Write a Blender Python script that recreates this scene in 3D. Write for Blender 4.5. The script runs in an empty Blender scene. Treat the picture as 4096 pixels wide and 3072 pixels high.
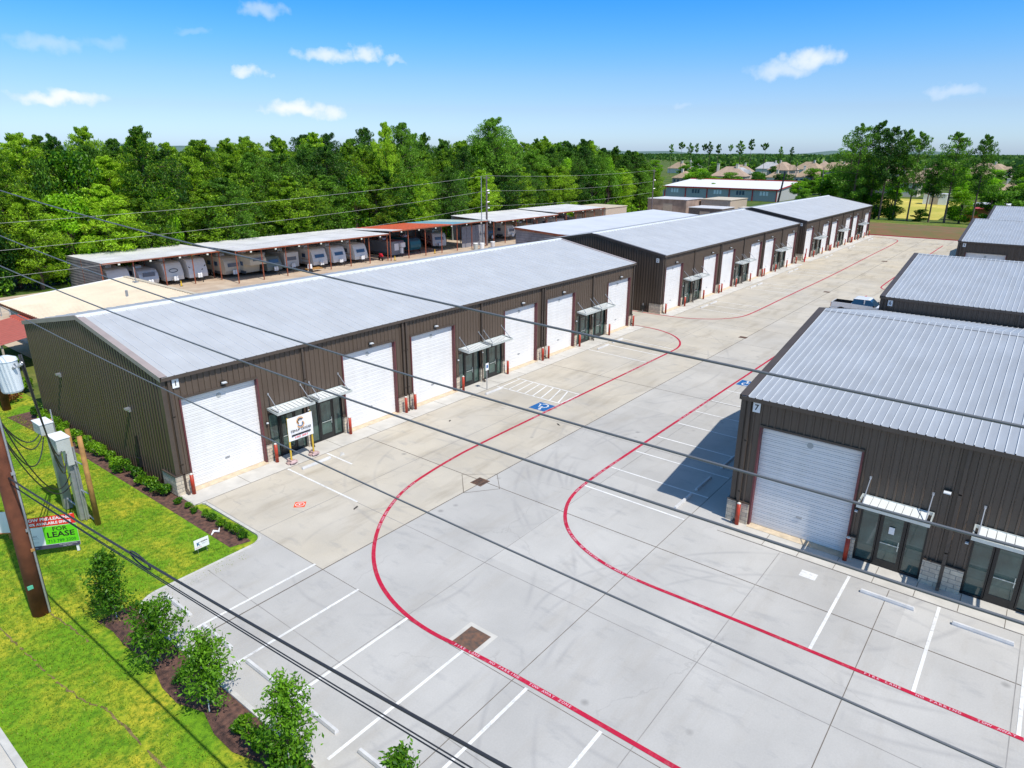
import bpy, math, random
import numpy as np
from mathutils import Vector, Matrix
R = math.radians
scene = bpy.context.scene
COL = scene.collection

# ------------------------------------------------------------------ camera
cam_d = bpy.data.cameras.new('camera'); cam = bpy.data.objects.new('camera', cam_d); COL.objects.link(cam)
cam_d.sensor_width = 36.0; cam_d.sensor_fit = 'HORIZONTAL'
cam_d.lens = 36.0 * 2711.5 / 4096.0
cam_d.clip_start = 0.1; cam_d.clip_end = 20000
yaw, pitch, roll = R(38.3425), R(18.8347), R(0.237)
f = Vector((math.cos(pitch)*math.cos(yaw), math.cos(pitch)*math.sin(yaw), -math.sin(pitch)))
r = Vector((math.sin(yaw), -math.cos(yaw), 0)); u = r.cross(f)
r2 = r*math.cos(roll)+u*math.sin(roll); u2 = -r*math.sin(roll)+u*math.cos(roll)
M = Matrix((r2, u2, -f)).transposed().to_4x4(); M.translation = Vector((-13.266, -31.349, 16.045))
cam.matrix_world = M
scene.camera = cam
scene.render.resolution_x, scene.render.resolution_y = 1024, 768

# ------------------------------------------------------------------ light, sky, exposure
SUN_EL = 58.0
sun_dir = Vector((-0.15, -1.0, 0)).normalized()*math.cos(R(SUN_EL)) + Vector((0, 0, math.sin(R(SUN_EL))))
sd = bpy.data.lights.new('sun', 'SUN'); sun = bpy.data.objects.new('sun', sd); COL.objects.link(sun)
sd.energy = 4.1; sd.angle = R(0.55); sd.color = (1.0, 0.945, 0.85)
sun.rotation_euler = (-sun_dir).to_track_quat('-Z', 'Y').to_euler(); sun.location = (0, -60, 90)
world = bpy.data.worlds.new('World'); scene.world = world; world.use_nodes = True
wn = world.node_tree; wn.nodes.clear()
SKY_STRENGTH = 0.105
CLOUDS = [(1.2250,0.1147,0.0401,0.0120,0.28),(1.1659,0.1182,0.0309,0.0100,0.16),(0.9859,0.1656,0.0321,0.0120,0.40),
 (1.0768,0.1372,0.0205,0.0055,0.15),(1.0155,0.0972,0.0259,0.0085,0.75),(0.9145,0.1169,0.0443,0.0119,0.75),
 (0.8671,0.1205,0.0239,0.0133,0.75),(0.8285,0.1149,0.0205,0.0055,0.45),(1.2204,0.0575,0.0463,0.0106,0.95),
 (0.9579,0.0535,0.0395,0.0133,0.95),(0.9171,0.0486,0.0307,0.0109,0.75),(0.2883,0.1110,0.0375,0.0181,0.80),
 (0.3220,0.1007,0.0512,0.0133,0.55),(0.1327,0.0699,0.0307,0.0096,0.35),(0.4475,0.0621,0.0191,0.0048,0.15)]
def wnode(t, **k):
    n = wn.nodes.new(t)
    for a, b in k.items(): setattr(n, a, b)
    return n
def wmath(op, a, b=None, c=None, clamp=False):
    n = wnode('ShaderNodeMath', operation=op); n.use_clamp = clamp
    for i, x in enumerate((a, b, c)):
        if x is None: continue
        if isinstance(x, (int, float)): n.inputs[i].default_value = x
        else: wn.links.new(x, n.inputs[i])
    return n.outputs[0]
sky = wnode('ShaderNodeTexSky'); sky.sky_type = 'NISHITA'; sky.sun_disc = False
sky.sun_elevation = R(SUN_EL); sky.sun_rotation = math.atan2(sun_dir.x, sun_dir.y) % (2*math.pi)
sky.altitude = 0; sky.air_density = 1.0; sky.dust_density = 0.6; sky.ozone_density = 2.5
tc = wnode('ShaderNodeTexCoord'); sep = wnode('ShaderNodeSeparateXYZ'); wn.links.new(tc.outputs['Generated'], sep.inputs[0])
az = wmath('ARCTAN2', sep.outputs[1], sep.outputs[0]); el = wmath('ARCSINE', sep.outputs[2])
nz = wnode('ShaderNodeTexNoise'); nz.inputs['Scale'].default_value = 46; nz.inputs['Detail'].default_value = 6
wn.links.new(tc.outputs['Generated'], nz.inputs['Vector'])
ns = wnode('ShaderNodeSeparateColor'); wn.links.new(nz.outputs['Color'], ns.inputs[0])
azd = wmath('MULTIPLY_ADD', wmath('SUBTRACT', ns.outputs[0], 0.5), 0.07, az)
eld = wmath('MULTIPLY_ADD', wmath('SUBTRACT', ns.outputs[1], 0.5), 0.028, el)
total = None
for a0, e0, w, h, s in CLOUDS:
    dx = wmath('DIVIDE', wmath('SUBTRACT', azd, a0), w*1.02)
    dy = wmath('DIVIDE', wmath('SUBTRACT', eld, e0), h*0.95)
    d = wmath('MULTIPLY_ADD', dx, dx, wmath('MULTIPLY', dy, dy))
    m = wmath('MULTIPLY', wmath('POWER', wmath('SUBTRACT', 1.0, d, clamp=True), 1.35), s*0.98)
    total = m if total is None else wmath('MAXIMUM', total, m)
hsv = wnode('ShaderNodeHueSaturation'); hsv.inputs['Saturation'].default_value = 1.25; hsv.inputs['Hue'].default_value = 0.495
wn.links.new(sky.outputs[0], hsv.inputs['Color'])
# sky tint: less yellow at the horizon, deeper blue just above it
er = wnode('ShaderNodeValToRGB'); cr_ = er.color_ramp
while len(cr_.elements) < 7: cr_.elements.new(0.5)
for e_, (deg_, c_) in zip(cr_.elements, ((0, (.94, 1.22, 2.0)), (1.2, (.91, 1.18, 1.85)), (3.2, (.855, 1.0, 1.44)), (5.4, (.80, 1.0, 1.38)), (8.0, (.56, 1.0, 1.45)), (11.5, (.26, .93, 1.56)), (30, (1.42, 1.34, 1.25)))):  # top stop brightens the unseen overhead sky as added fill for shadows
    e_.position = deg_/40; e_.color = (c_[0]/2, c_[1]/2, c_[2]/2, 1)
wn.links.new(wmath('MULTIPLY', el, 180/math.pi/40, clamp=True), er.inputs[0])
tint = wnode('ShaderNodeMix', data_type='RGBA', blend_type='MULTIPLY'); tint.inputs[0].default_value = 1.0
wn.links.new(hsv.outputs[0], tint.inputs[6]); wn.links.new(er.outputs[0], tint.inputs[7])
cm = wnode('ShaderNodeMix', data_type='RGBA'); cm.inputs[7].default_value = (4.1, 4.25, 4.6, 1)
wn.links.new(total, cm.inputs[0]); wn.links.new(tint.outputs[2], cm.inputs[6])
bg = wnode('ShaderNodeBackground'); bg.inputs['Strength'].default_value = SKY_STRENGTH*2
wn.links.new(cm.outputs[2], bg.inputs['Color'])
wo = wnode('ShaderNodeOutputWorld'); wn.links.new(bg.outputs[0], wo.inputs[0])
scene.view_settings.view_transform = 'Standard'; scene.view_settings.look = 'None'
scene.view_settings.gamma = 1.0; scene.view_settings.exposure = 0.22
scene.render.engine = 'CYCLES'

# ------------------------------------------------------------------ materials
MATS = {}
def nodes_of(m): return m.node_tree.nodes, m.node_tree.links
def mat(name, col, rough=0.8, metal=0.0, var=0.0, vscale=3.0, bump=0.0, bscale=30.0, col2=None, spec=0.5, island=0.0, coord='Object'):
    """plain procedural material: base colour broken up by noise (real dirt / tone variation), optional bump"""
    if name in MATS: return MATS[name]
    m = bpy.data.materials.new(name); m.use_nodes = True; n, l = nodes_of(m)
    b = n['Principled BSDF']; b.inputs['Roughness'].default_value = rough; b.inputs['Metallic'].default_value = metal
    b.inputs['Specular IOR Level'].default_value = spec
    c = (*col, 1); b.inputs['Base Color'].default_value = c
    t = n.new('ShaderNodeTexCoord')
    if var > 0 or col2:
        nt = n.new('ShaderNodeTexNoise'); nt.inputs['Scale'].default_value = vscale; nt.inputs['Detail'].default_value = 6
        l.new(t.outputs[coord], nt.inputs['Vector'])
        cr = n.new('ShaderNodeValToRGB'); cr.color_ramp.elements[0].position = 0.32; cr.color_ramp.elements[1].position = 0.68
        a = col2 or tuple(x*(1-var) for x in col); z = col if col2 else tuple(min(1, x*(1+var)) for x in col)
        cr.color_ramp.elements[0].color = (*a, 1); cr.color_ramp.elements[1].color = (*z, 1)
        l.new(nt.outputs['Fac'], cr.inputs[0]); l.new(cr.outputs[0], b.inputs['Base Color'])
    if bump > 0:
        n2 = n.new('ShaderNodeTexNoise'); n2.inputs['Scale'].default_value = bscale; n2.inputs['Detail'].default_value = 4
        l.new(t.outputs[coord], n2.inputs['Vector'])
        bp = n.new('ShaderNodeBump'); bp.inputs['Strength'].default_value = bump; bp.inputs['Distance'].default_value = 0.02
        l.new(n2.outputs['Fac'], bp.inputs['Height']); l.new(bp.outputs[0], b.inputs['Normal'])
    MATS[name] = m; return m

def foliage(name, dark, light, transl=0.3, scale=0.6):
    if name in MATS: return MATS[name]
    m = bpy.data.materials.new(name); m.use_nodes = True; n, l = nodes_of(m); n.clear()
    geo = n.new('ShaderNodeNewGeometry'); t = n.new('ShaderNodeTexCoord'); oi = n.new('ShaderNodeObjectInfo')
    nt = n.new('ShaderNodeTexNoise'); nt.inputs['Scale'].default_value = scale; nt.inputs['Detail'].default_value = 3
    l.new(t.outputs['Object'], nt.inputs['Vector'])
    def mth(op, a, b):
        k = n.new('ShaderNodeMath'); k.operation = op
        for i, x in enumerate((a, b)):
            if isinstance(x, float): k.inputs[i].default_value = x
            else: l.new(x, k.inputs[i])
        return k.outputs[0]
    v = mth('ADD', mth('MULTIPLY', geo.outputs['Random Per Island'], 0.38), mth('MULTIPLY', nt.outputs['Fac'], 0.5))
    v = mth('ADD', v, mth('MULTIPLY', mth('SUBTRACT', oi.outputs['Random'], 0.5), 0.42))
    cr = n.new('ShaderNodeValToRGB'); cr.color_ramp.elements[0].position = 0.22; cr.color_ramp.elements[1].position = 0.72
    cr.color_ramp.elements[0].color = (*dark, 1); cr.color_ramp.elements[1].color = (*light, 1)
    l.new(v, cr.inputs[0])
    d = n.new('ShaderNodeBsdfDiffuse'); tr = n.new('ShaderNodeBsdfTranslucent'); mx = n.new('ShaderNodeMixShader'); mx.inputs[0].default_value = transl
    gl = n.new('ShaderNodeBsdfGlossy'); gl.inputs['Roughness'].default_value = 0.45; gl.inputs['Color'].default_value = (0.8, 0.85, 0.8, 1)
    m2 = n.new('ShaderNodeMixShader'); m2.inputs[0].default_value = 0.018
    l.new(cr.outputs[0], d.inputs[0]); l.new(cr.outputs[0], tr.inputs[0]); l.new(d.outputs[0], mx.inputs[1]); l.new(tr.outputs[0], mx.inputs[2])
    l.new(mx.outputs[0], m2.inputs[1]); l.new(gl.outputs[0], m2.inputs[2])
    o = n.new('ShaderNodeOutputMaterial'); l.new(m2.outputs[0], o.inputs[0])
    MATS[name] = m; return m

def nmath(n, l, op, a, b=None, c=None, clamp=False):
    k = n.new('ShaderNodeMath'); k.operation = op; k.use_clamp = clamp
    for i, x in enumerate((a, b, c)):
        if x is None: continue
        if isinstance(x, (int, float)): k.inputs[i].default_value = x
        else: l.new(x, k.inputs[i])
    return k.outputs[0]
def nmix(n, l, fac, a, b, typ='MIX'):
    k = n.new('ShaderNodeMix'); k.data_type = 'RGBA'; k.blend_type = typ
    for i, x in ((0, fac), (6, a), (7, b)):
        if isinstance(x, (int, float)): k.inputs[i].default_value = x
        elif isinstance(x, tuple): k.inputs[i].default_value = (*x, 1)
        else: l.new(x, k.inputs[i])
    return k.outputs[2]
def noise(n, l, vec, scale, detail=5, rough=0.55, out='Fac'):
    k = n.new('ShaderNodeTexNoise'); k.inputs['Scale'].default_value = scale; k.inputs['Detail'].default_value = detail; k.inputs['Roughness'].default_value = rough
    l.new(vec, k.inputs['Vector']); return k.outputs[out]
def ramp(n, l, v, p0, p1, c0=(0,0,0), c1=(1,1,1)):
    k = n.new('ShaderNodeValToRGB'); k.color_ramp.elements[0].position = p0; k.color_ramp.elements[1].position = p1
    k.color_ramp.elements[0].color = (*c0, 1); k.color_ramp.elements[1].color = (*c1, 1); l.new(v, k.inputs[0]); return k.outputs[0]

XJ = [-2.43, 0.5, 5.0, 10.5, 14.9, 19.7, 24.5, 29.4, 34.5, 40.0, 45.3, 51.2, 56.5, 61.5, 66.5, 71.5, 76.5, 81.5, 86.5, 91.5, 97, 102.5, 108, 113, 118, 123, 128, 133, 138, 143]
YJ = [-33.2, -29.0, -24.8, -20.5, -15.5, -10.7, -6.1]
def concrete():
    m = bpy.data.materials.new('pavement_concrete'); m.use_nodes = True; n, l = nodes_of(m); b = n['Principled BSDF']
    t = n.new('ShaderNodeTexCoord'); P = t.outputs['Object']
    s = n.new('ShaderNodeSeparateXYZ'); l.new(P, s.inputs[0]); X, Y = s.outputs[0], s.outputs[1]
    base = nmix(n, l, ramp(n, l, noise(n, l, P, 0.35, 6), 0.3, 0.7), (0.415, 0.405, 0.388), (0.495, 0.483, 0.462))
    # slab by slab tone
    mp = n.new('ShaderNodeMapping'); mp.inputs['Scale'].default_value = (1/4.95, 1/4.75, 1); mp.inputs['Location'].default_value = (-0.1, 10.7/4.75, 0); l.new(P, mp.inputs[0])
    fl = n.new('ShaderNodeVectorMath'); fl.operation = 'FLOOR'; l.new(mp.outputs[0], fl.inputs[0])
    wh = n.new('ShaderNodeTexWhiteNoise'); l.new(fl.outputs[0], wh.inputs[0])
    base = nmix(n, l, 1.0, base, ramp(n, l, wh.outputs[0], 0, 1, (0.94, 0.94, 0.94), (1.04, 1.04, 1.035)), 'MULTIPLY')
    # the warmer, newer pour along the left row of buildings and down the drive
    zone = nmath(n, l, 'MULTIPLY', nmath(n, l, 'GREATER_THAN', Y, -10.72), nmath(n, l, 'GREATER_THAN', X, 0.5))
    far = nmath(n, l, 'MULTIPLY', nmath(n, l, 'SUBTRACT', X, 20.0), 1/70.0, clamp=True)
    zone = nmath(n, l, 'MAXIMUM', nmath(n, l, 'MULTIPLY', zone, 0.72), far)
    warm = nmath(n, l, 'MULTIPLY', zone, ramp(n, l, noise(n, l, P, 0.22, 4), 0.2, 0.7, (0.45,)*3, (1,)*3))
    base = nmix(n, l, warm, base, nmix(n, l, 1.0, base, (1.15, 1.03, 0.82), 'MULTIPLY'))
    # muddy run-off stains, long in the run of the building fronts
    ms = n.new('ShaderNodeMapping'); ms.inputs['Scale'].default_value = (0.12, 0.55, 1); l.new(P, ms.inputs[0])
    st = ramp(n, l, noise(n, l, ms.outputs[0], 1.6, 7, 0.62), 0.52, 0.74)
    st = nmath(n, l, 'MULTIPLY', st, nmath(n, l, 'MULTIPLY_ADD', zone, 0.45, 0.22))
    base = nmix(n, l, st, base, (0.27, 0.225, 0.165))
    # grey scuffs
    ms2 = n.new('ShaderNodeMapping'); ms2.inputs['Scale'].default_value = (0.5, 0.2, 1); ms2.inputs['Rotation'].default_value = (0, 0, 0.5); l.new(P, ms2.inputs[0])
    sc = ramp(n, l, noise(n, l, ms2.outputs[0], 3.1, 8, 0.65), 0.56, 0.78)
    base = nmix(n, l, nmath(n, l, 'MULTIPLY', sc, 0.5), base, (0.24, 0.245, 0.26))
    # tyre tracks left by turning vehicles
    track = None
    for cx, cy, rad, w in ((12, -10, 6.2, .13), (12, -10, 7.7, .13), (26, -27, 18.5, .14), (26, -27, 20.1, .14), (5, -24, 5.2, .12), (3, -12, 4.0, .12), (17, -21.5, 9.3, .16), (17, -21.5, 10.9, .16), (17.5, -21, 8.2, .12), (-1, -7, 12.5, .14), (-1, -7, 14.1, .14), (20, -26, 13.5, .15), (20, -26, 15.2, .15), (4, -30, 9.0, .12), (4, -30, 10.6, .12), (34, 4, 15.5, .12), (34, 4, 17.1, .12)):
        dx = nmath(n, l, 'SUBTRACT', X, cx); dy = nmath(n, l, 'SUBTRACT', Y, cy)
        d = nmath(n, l, 'SQRT', nmath(n, l, 'MULTIPLY_ADD', dx, dx, nmath(n, l, 'MULTIPLY', dy, dy)))
        k = nmath(n, l, 'SUBTRACT', 1.0, nmath(n, l, 'DIVIDE', nmath(n, l, 'ABSOLUTE', nmath(n, l, 'SUBTRACT', d, rad)), w), clamp=True)
        track = k if track is None else nmath(n, l, 'MAXIMUM', track, k)
    tm = ramp(n, l, noise(n, l, P, 0.28, 4), 0.44, 0.62)
    base = nmix(n, l, nmath(n, l, 'MULTIPLY', nmath(n, l, 'MULTIPLY', track, tm), 0.30), base, (0.22, 0.22, 0.235))
    # oil spots and pock marks
    vo = n.new('ShaderNodeTexVoronoi'); vo.inputs['Scale'].default_value = 0.42; l.new(P, vo.inputs['Vector'])
    base = nmix(n, l, nmath(n, l, 'MULTIPLY', ramp(n, l, vo.outputs['Distance'], 0.03, 0.075, (1,)*3, (0,)*3), 0.5), base, (0.17, 0.165, 0.16))
    base = nmix(n, l, 0.5, base, nmix(n, l, 1.0, base, ramp(n, l, noise(n, l, P, 18, 4), 0.3, 0.7, (0.9,)*3, (1.06,)*3), 'MULTIPLY'))
    # hairline cracks
    vc = n.new('ShaderNodeTexVoronoi'); vc.feature = 'DISTANCE_TO_EDGE'; vc.inputs['Scale'].default_value = 0.11
    wv = n.new('ShaderNodeVectorMath'); wv.operation = 'ADD'; l.new(P, wv.inputs[0])
    wn2 = n.new('ShaderNodeVectorMath'); wn2.operation = 'SCALE'; wn2.inputs['Scale'].default_value = 1.6; l.new(noise(n, l, P, 0.6, 6, 0.6, 'Color'), wn2.inputs[0]); l.new(wn2.outputs[0], wv.inputs[1]); l.new(wv.outputs[0], vc.inputs['Vector'])
    ck = nmath(n, l, 'MULTIPLY', ramp(n, l, vc.outputs['Distance'], 0.0, 0.0035, (1,)*3, (0,)*3), ramp(n, l, noise(n, l, P, 0.17, 3), 0.5, 0.56))
    base = nmix(n, l, nmath(n, l, 'MULTIPLY', ck, 0.22), base, (0.16, 0.15, 0.14))
    l.new(base, b.inputs['Base Color']); b.inputs['Roughness'].default_value = 0.82; b.inputs['Specular IOR Level'].default_value = 0.35
    bp = n.new('ShaderNodeBump'); bp.inputs['Strength'].default_value = 0.12; bp.inputs['Distance'].default_value = 0.01; l.new(noise(n, l, P, 60, 3), bp.inputs['Height']); l.new(bp.outputs[0], b.inputs['Normal'])
    return m
def grass_mat(name, c_dry, c_green, c_dark, s=1.0):
    m = bpy.data.materials.new(name); m.use_nodes = True; n, l = nodes_of(m); b = n['Principled BSDF']
    t = n.new('ShaderNodeTexCoord'); P = t.outputs['Object']
    a = nmix(n, l, ramp(n, l, noise(n, l, P, 0.45*s, 6, 0.6), 0.44, 0.64), c_green, c_dry)
    a = nmix(n, l, ramp(n, l, noise(n, l, P, 4.5*s, 5, 0.7), 0.42, 0.66), a, c_dark)
    a = nmix(n, l, ramp(n, l, noise(n, l, P, 26*s, 3, 0.7), 0.5, 0.7), a, nmix(n, l, 1.0, a, (1.5, 1.3, 1.2), 'MULTIPLY'))
    l.new(a, b.inputs['Base Color']); b.inputs['Roughness'].default_value = 0.9; b.inputs['Specular IOR Level'].default_value = 0.15
    bp = n.new('ShaderNodeBump'); bp.inputs['Strength'].default_value = 0.6; bp.inputs['Distance'].default_value = 0.05
    l.new(noise(n, l, P, 30*s, 4, 0.7), bp.inputs['Height']); l.new(bp.outputs[0], b.inputs['Normal'])
    MATS[name] = m; return m
def stone_mat():
    m = bpy.data.materials.new('limestone_block'); m.use_nodes = True; n, l = nodes_of(m); b = n['Principled BSDF']
    t = n.new('ShaderNodeTexCoord'); s = n.new('ShaderNodeSeparateXYZ'); l.new(t.outputs['Object'], s.inputs[0])
    cb = n.new('ShaderNodeCombineXYZ'); l.new(nmath(n, l, 'ADD', s.outputs[0], s.outputs[1]), cb.inputs[0]); l.new(s.outputs[2], cb.inputs[1])
    br = n.new('ShaderNodeTexBrick'); br.inputs['Scale'].default_value = 1.0; br.inputs['Brick Width'].default_value = 0.44; br.inputs['Row Height'].default_value = 0.19
    br.inputs['Mortar Size'].default_value = 0.012; br.inputs['Color1'].default_value = (0.66, 0.58, 0.45, 1); br.inputs['Color2'].default_value = (0.52, 0.45, 0.36, 1); br.inputs['Mortar'].default_value = (0.30, 0.28, 0.25, 1)
    l.new(cb.outputs[0], br.inputs['Vector'])
    c = nmix(n, l, 1.0, br.outputs['Color'], ramp(n, l, noise(n, l, t.outputs['Object'], 5, 5), 0.3, 0.7, (0.82,)*3, (1.08,)*3), 'MULTIPLY')
    l.new(c, b.inputs['Base Color']); b.inputs['Roughness'].default_value = 0.9
    bp = n.new('ShaderNodeBump'); bp.inputs['Distance'].default_value = 0.02; bp.inputs['Strength'].default_value = 0.7
    l.new(nmath(n, l, 'ADD', nmath(n, l, 'MULTIPLY', br.outputs['Fac'], -1.0), noise(n, l, t.outputs['Object'], 22, 4)), bp.inputs['Height']); l.new(bp.outputs[0], b.inputs['Normal'])
    MATS['stone'] = m; return m
def streak_mat(name, col, rough, metal, streak, axis='Z', amt=0.2, scale=3.0):
    """sheet metal with weathering streaks that run down the sheet"""
    m = bpy.data.materials.new(name); m.use_nodes = True; n, l = nodes_of(m); b = n['Principled BSDF']
    t = n.new('ShaderNodeTexCoord'); mp = n.new('ShaderNodeMapping'); sc = {'Z': (1, 1, 0.06), 'Y': (1, 0.07, 1), 'X': (0.07, 1, 1)}[axis]
    mp.inputs['Scale'].default_value = sc; l.new(t.outputs['Object'], mp.inputs[0])
    a = ramp(n, l, noise(n, l, mp.outputs[0], scale, 7, 0.6), 0.35, 0.75)
    c = nmix(n, l, nmath(n, l, 'MULTIPLY', a, amt), col, streak)
    c = nmix(n, l, 1.0, c, ramp(n, l, noise(n, l, t.outputs['Object'], 0.5, 4), 0.3, 0.7, (0.93,)*3, (1.05,)*3), 'MULTIPLY')
    l.new(c, b.inputs['Base Color']); b.inputs['Metallic'].default_value = metal
    rr = n.new('ShaderNodeMapRange'); rr.inputs['To Min'].default_value = rough-0.06; rr.inputs['To Max'].default_value = rough+0.1; l.new(a, rr.inputs[0]); l.new(rr.outputs[0], b.inputs['Roughness'])
    MATS[name] = m; return m

M_conc = concrete()
M_joint = mat('joint_sealant', (0.15, 0.13, 0.11), 0.9, var=0.3, vscale=2)
M_joint2 = mat('tooled_joint', (0.27, 0.26, 0.25), 0.9, var=0.25, vscale=0.8)
def paint(name, col, amt, sc):
    m = bpy.data.materials.new(name); m.use_nodes = True; n, l = nodes_of(m); b = n['Principled BSDF']; t = n.new('ShaderNodeTexCoord'); P = t.outputs['Object']
    w = nmath(n, l, 'MULTIPLY', ramp(n, l, noise(n, l, P, sc, 8, 0.72), 0.50, 0.66), nmath(n, l, 'MULTIPLY', ramp(n, l, noise(n, l, P, 0.5, 4), 0.35, 0.65), amt))
    c = nmix(n, l, w, col, (0.40, 0.39, 0.38)); c = nmix(n, l, 1.0, c, ramp(n, l, noise(n, l, P, 0.9, 4), 0.3, 0.7, (0.84,)*3, (1.05,)*3), 'MULTIPLY')
    l.new(c, b.inputs['Base Color']); b.inputs['Roughness'].default_value = 0.65; return m
M_white = paint('white_marking', (0.76, 0.76, 0.75), 0.85, 5.0)
M_red = paint('red_marking', (0.47, 0.003, 0.038), 0.4, 6.0)
M_blue = mat('blue_marking', (0.01, 0.11, 0.33), 0.6, var=0.12, vscale=5)
M_walk = mat('walk_concrete', (0.52, 0.50, 0.46), 0.85, var=0.10, vscale=1.2, bump=0.1, bscale=60)
M_kerb = mat('kerb_concrete', (0.50, 0.49, 0.46), 0.85, var=0.12, vscale=3, bump=0.15)
M_wall = streak_mat('bronze_wall_sheet', (0.092, 0.067, 0.050), 0.42, 0.0, (0.145, 0.112, 0.088), 'Z', 0.35)
M_trim = mat('bronze_trim', (0.075, 0.058, 0.047), 0.42, var=0.12, vscale=1.5)
M_trimL = mat('light_bronze_trim', (0.36, 0.30, 0.28), 0.4, var=0.08, vscale=1.5)
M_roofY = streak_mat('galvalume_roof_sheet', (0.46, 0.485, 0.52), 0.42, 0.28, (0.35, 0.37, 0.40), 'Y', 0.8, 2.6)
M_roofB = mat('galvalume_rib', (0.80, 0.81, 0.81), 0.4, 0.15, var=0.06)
M_roofLB = mat('pale_rib', (0.60, 0.615, 0.64), 0.4, 0.2)
M_roofL = streak_mat('pale_galvalume_sheet', (0.58, 0.585, 0.59), 0.45, 0.22, (0.47, 0.475, 0.48), 'Y', 0.7, 2.2)
M_door = streak_mat('white_door_steel', (0.79, 0.79, 0.79), 0.4, 0.0, (0.66, 0.64, 0.60), 'Z', 0.3, 1.8)
M_jamb = mat('oxide_red_jamb', (0.13, 0.035, 0.04), 0.5, var=0.1)
M_frame = mat('dark_aluminium', (0.012, 0.014, 0.016), 0.3)
M_glass = mat('tinted_glass', (0.050, 0.095, 0.082), 0.04, 0.0, spec=1.0, var=0.5, vscale=0.9)
M_alum = mat('canopy_aluminium', (0.55, 0.60, 0.59), 0.4, 0.3, var=0.08)
M_stone = stone_mat()
M_bred = mat('bollard_red', (0.38, 0.035, 0.012), 0.45, var=0.22, vscale=3)
M_bcap = mat('bollard_concrete_cap', (0.62, 0.58, 0.53), 0.8, var=0.1)
M_stop = mat('wheel_stop_concrete', (0.56, 0.56, 0.56), 0.85, var=0.12, vscale=2.5, bump=0.2)
M_sign = mat('sign_white', (0.82, 0.83, 0.84), 0.4, var=0.02)
M_black = mat('black_paint', (0.012, 0.012, 0.014), 0.5)
M_galv = mat('galvanised', (0.42, 0.44, 0.47), 0.42, 0.6, var=0.12)
M_wood = mat('utility_wood', (0.155, 0.048, 0.022), 0.8, var=0.35, vscale=1.8, bump=0.4)
M_tan_wood = mat('tan_pole_wood', (0.36, 0.19, 0.055), 0.75, var=0.3, vscale=2.5, bump=0.3)
M_grey = mat('equipment_grey', (0.46, 0.49, 0.47), 0.45, var=0.06)
M_cable = mat('black_cable', (0.035, 0.035, 0.04), 0.5)
M_cableg = mat('grey_cable', (0.16, 0.165, 0.175), 0.45, 0.3)
M_rust = mat('rusty_steel', (0.20, 0.10, 0.06), 0.8, var=0.5, vscale=5, col2=(0.075, 0.06, 0.05), bump=0.3)
M_mulch = mat('mulch', (0.17, 0.085, 0.06), 0.95, var=0.5, vscale=6, col2=(0.045, 0.025, 0.022), bump=1.0, bscale=25)
M_lawn = grass_mat('lawn_turf', (0.44, 0.42, 0.035), (0.15, 0.31, 0.014), (0.065, 0.16, 0.010))
M_ground = grass_mat('far_ground', (0.16, 0.17, 0.045), (0.07, 0.12, 0.02), (0.04, 0.08, 0.015), 0.12)
M_lot = mat('gravel_lot', (0.52, 0.43, 0.33), 0.95, var=0.2, vscale=0.5, col2=(0.40, 0.30, 0.22), bump=0.3)
M_bark = mat('bark', (0.15, 0.10, 0.075), 0.9, var=0.35, vscale=2)
M_rpost = mat('rust_red_post', (0.27, 0.075, 0.035), 0.7, var=0.25, vscale=1.5)
M_zinc = mat('dull_zinc_roof', (0.66, 0.65, 0.66), 0.55, 0.1, var=0.12, vscale=0.35)
M_siding = mat('weathered_siding', (0.24, 0.22, 0.23), 0.7, var=0.2, vscale=0.6)
M_tyre = mat('tyre_rubber', (0.018, 0.018, 0.02), 0.8)
M_beige = mat('beige_roof_sheet', (0.62, 0.53, 0.40), 0.55, 0.1, var=0.08, vscale=0.5)
M_tan = mat('tan_wall', (0.46, 0.38, 0.30), 0.75, var=0.1)
M_redm = mat('red_metal', (0.46, 0.12, 0.085), 0.5, var=0.1)
G_pine = foliage('pine_needles', (0.022, 0.11, 0.008), (0.44, 0.70, 0.03), 0.42, 0.7)
G_broad = foliage('broad_leaves', (0.025, 0.12, 0.006), (0.34, 0.66, 0.02), 0.42, 0.5)
G_dark = foliage('dark_leaves', (0.014, 0.070, 0.010), (0.20, 0.42, 0.03), 0.34, 0.4)
G_shrub = foliage('shrub_leaves', (0.03, 0.12, 0.008), (0.27, 0.52, 0.02), 0.36, 1.5)
G_sap = foliage('sapling_leaves', (0.018, 0.085, 0.006), (0.17, 0.38, 0.018), 0.32, 2.5)
G_far = foliage('far_leaves', (0.05, 0.13, 0.025), (0.24, 0.38, 0.05), 0.3, 0.02)

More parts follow.
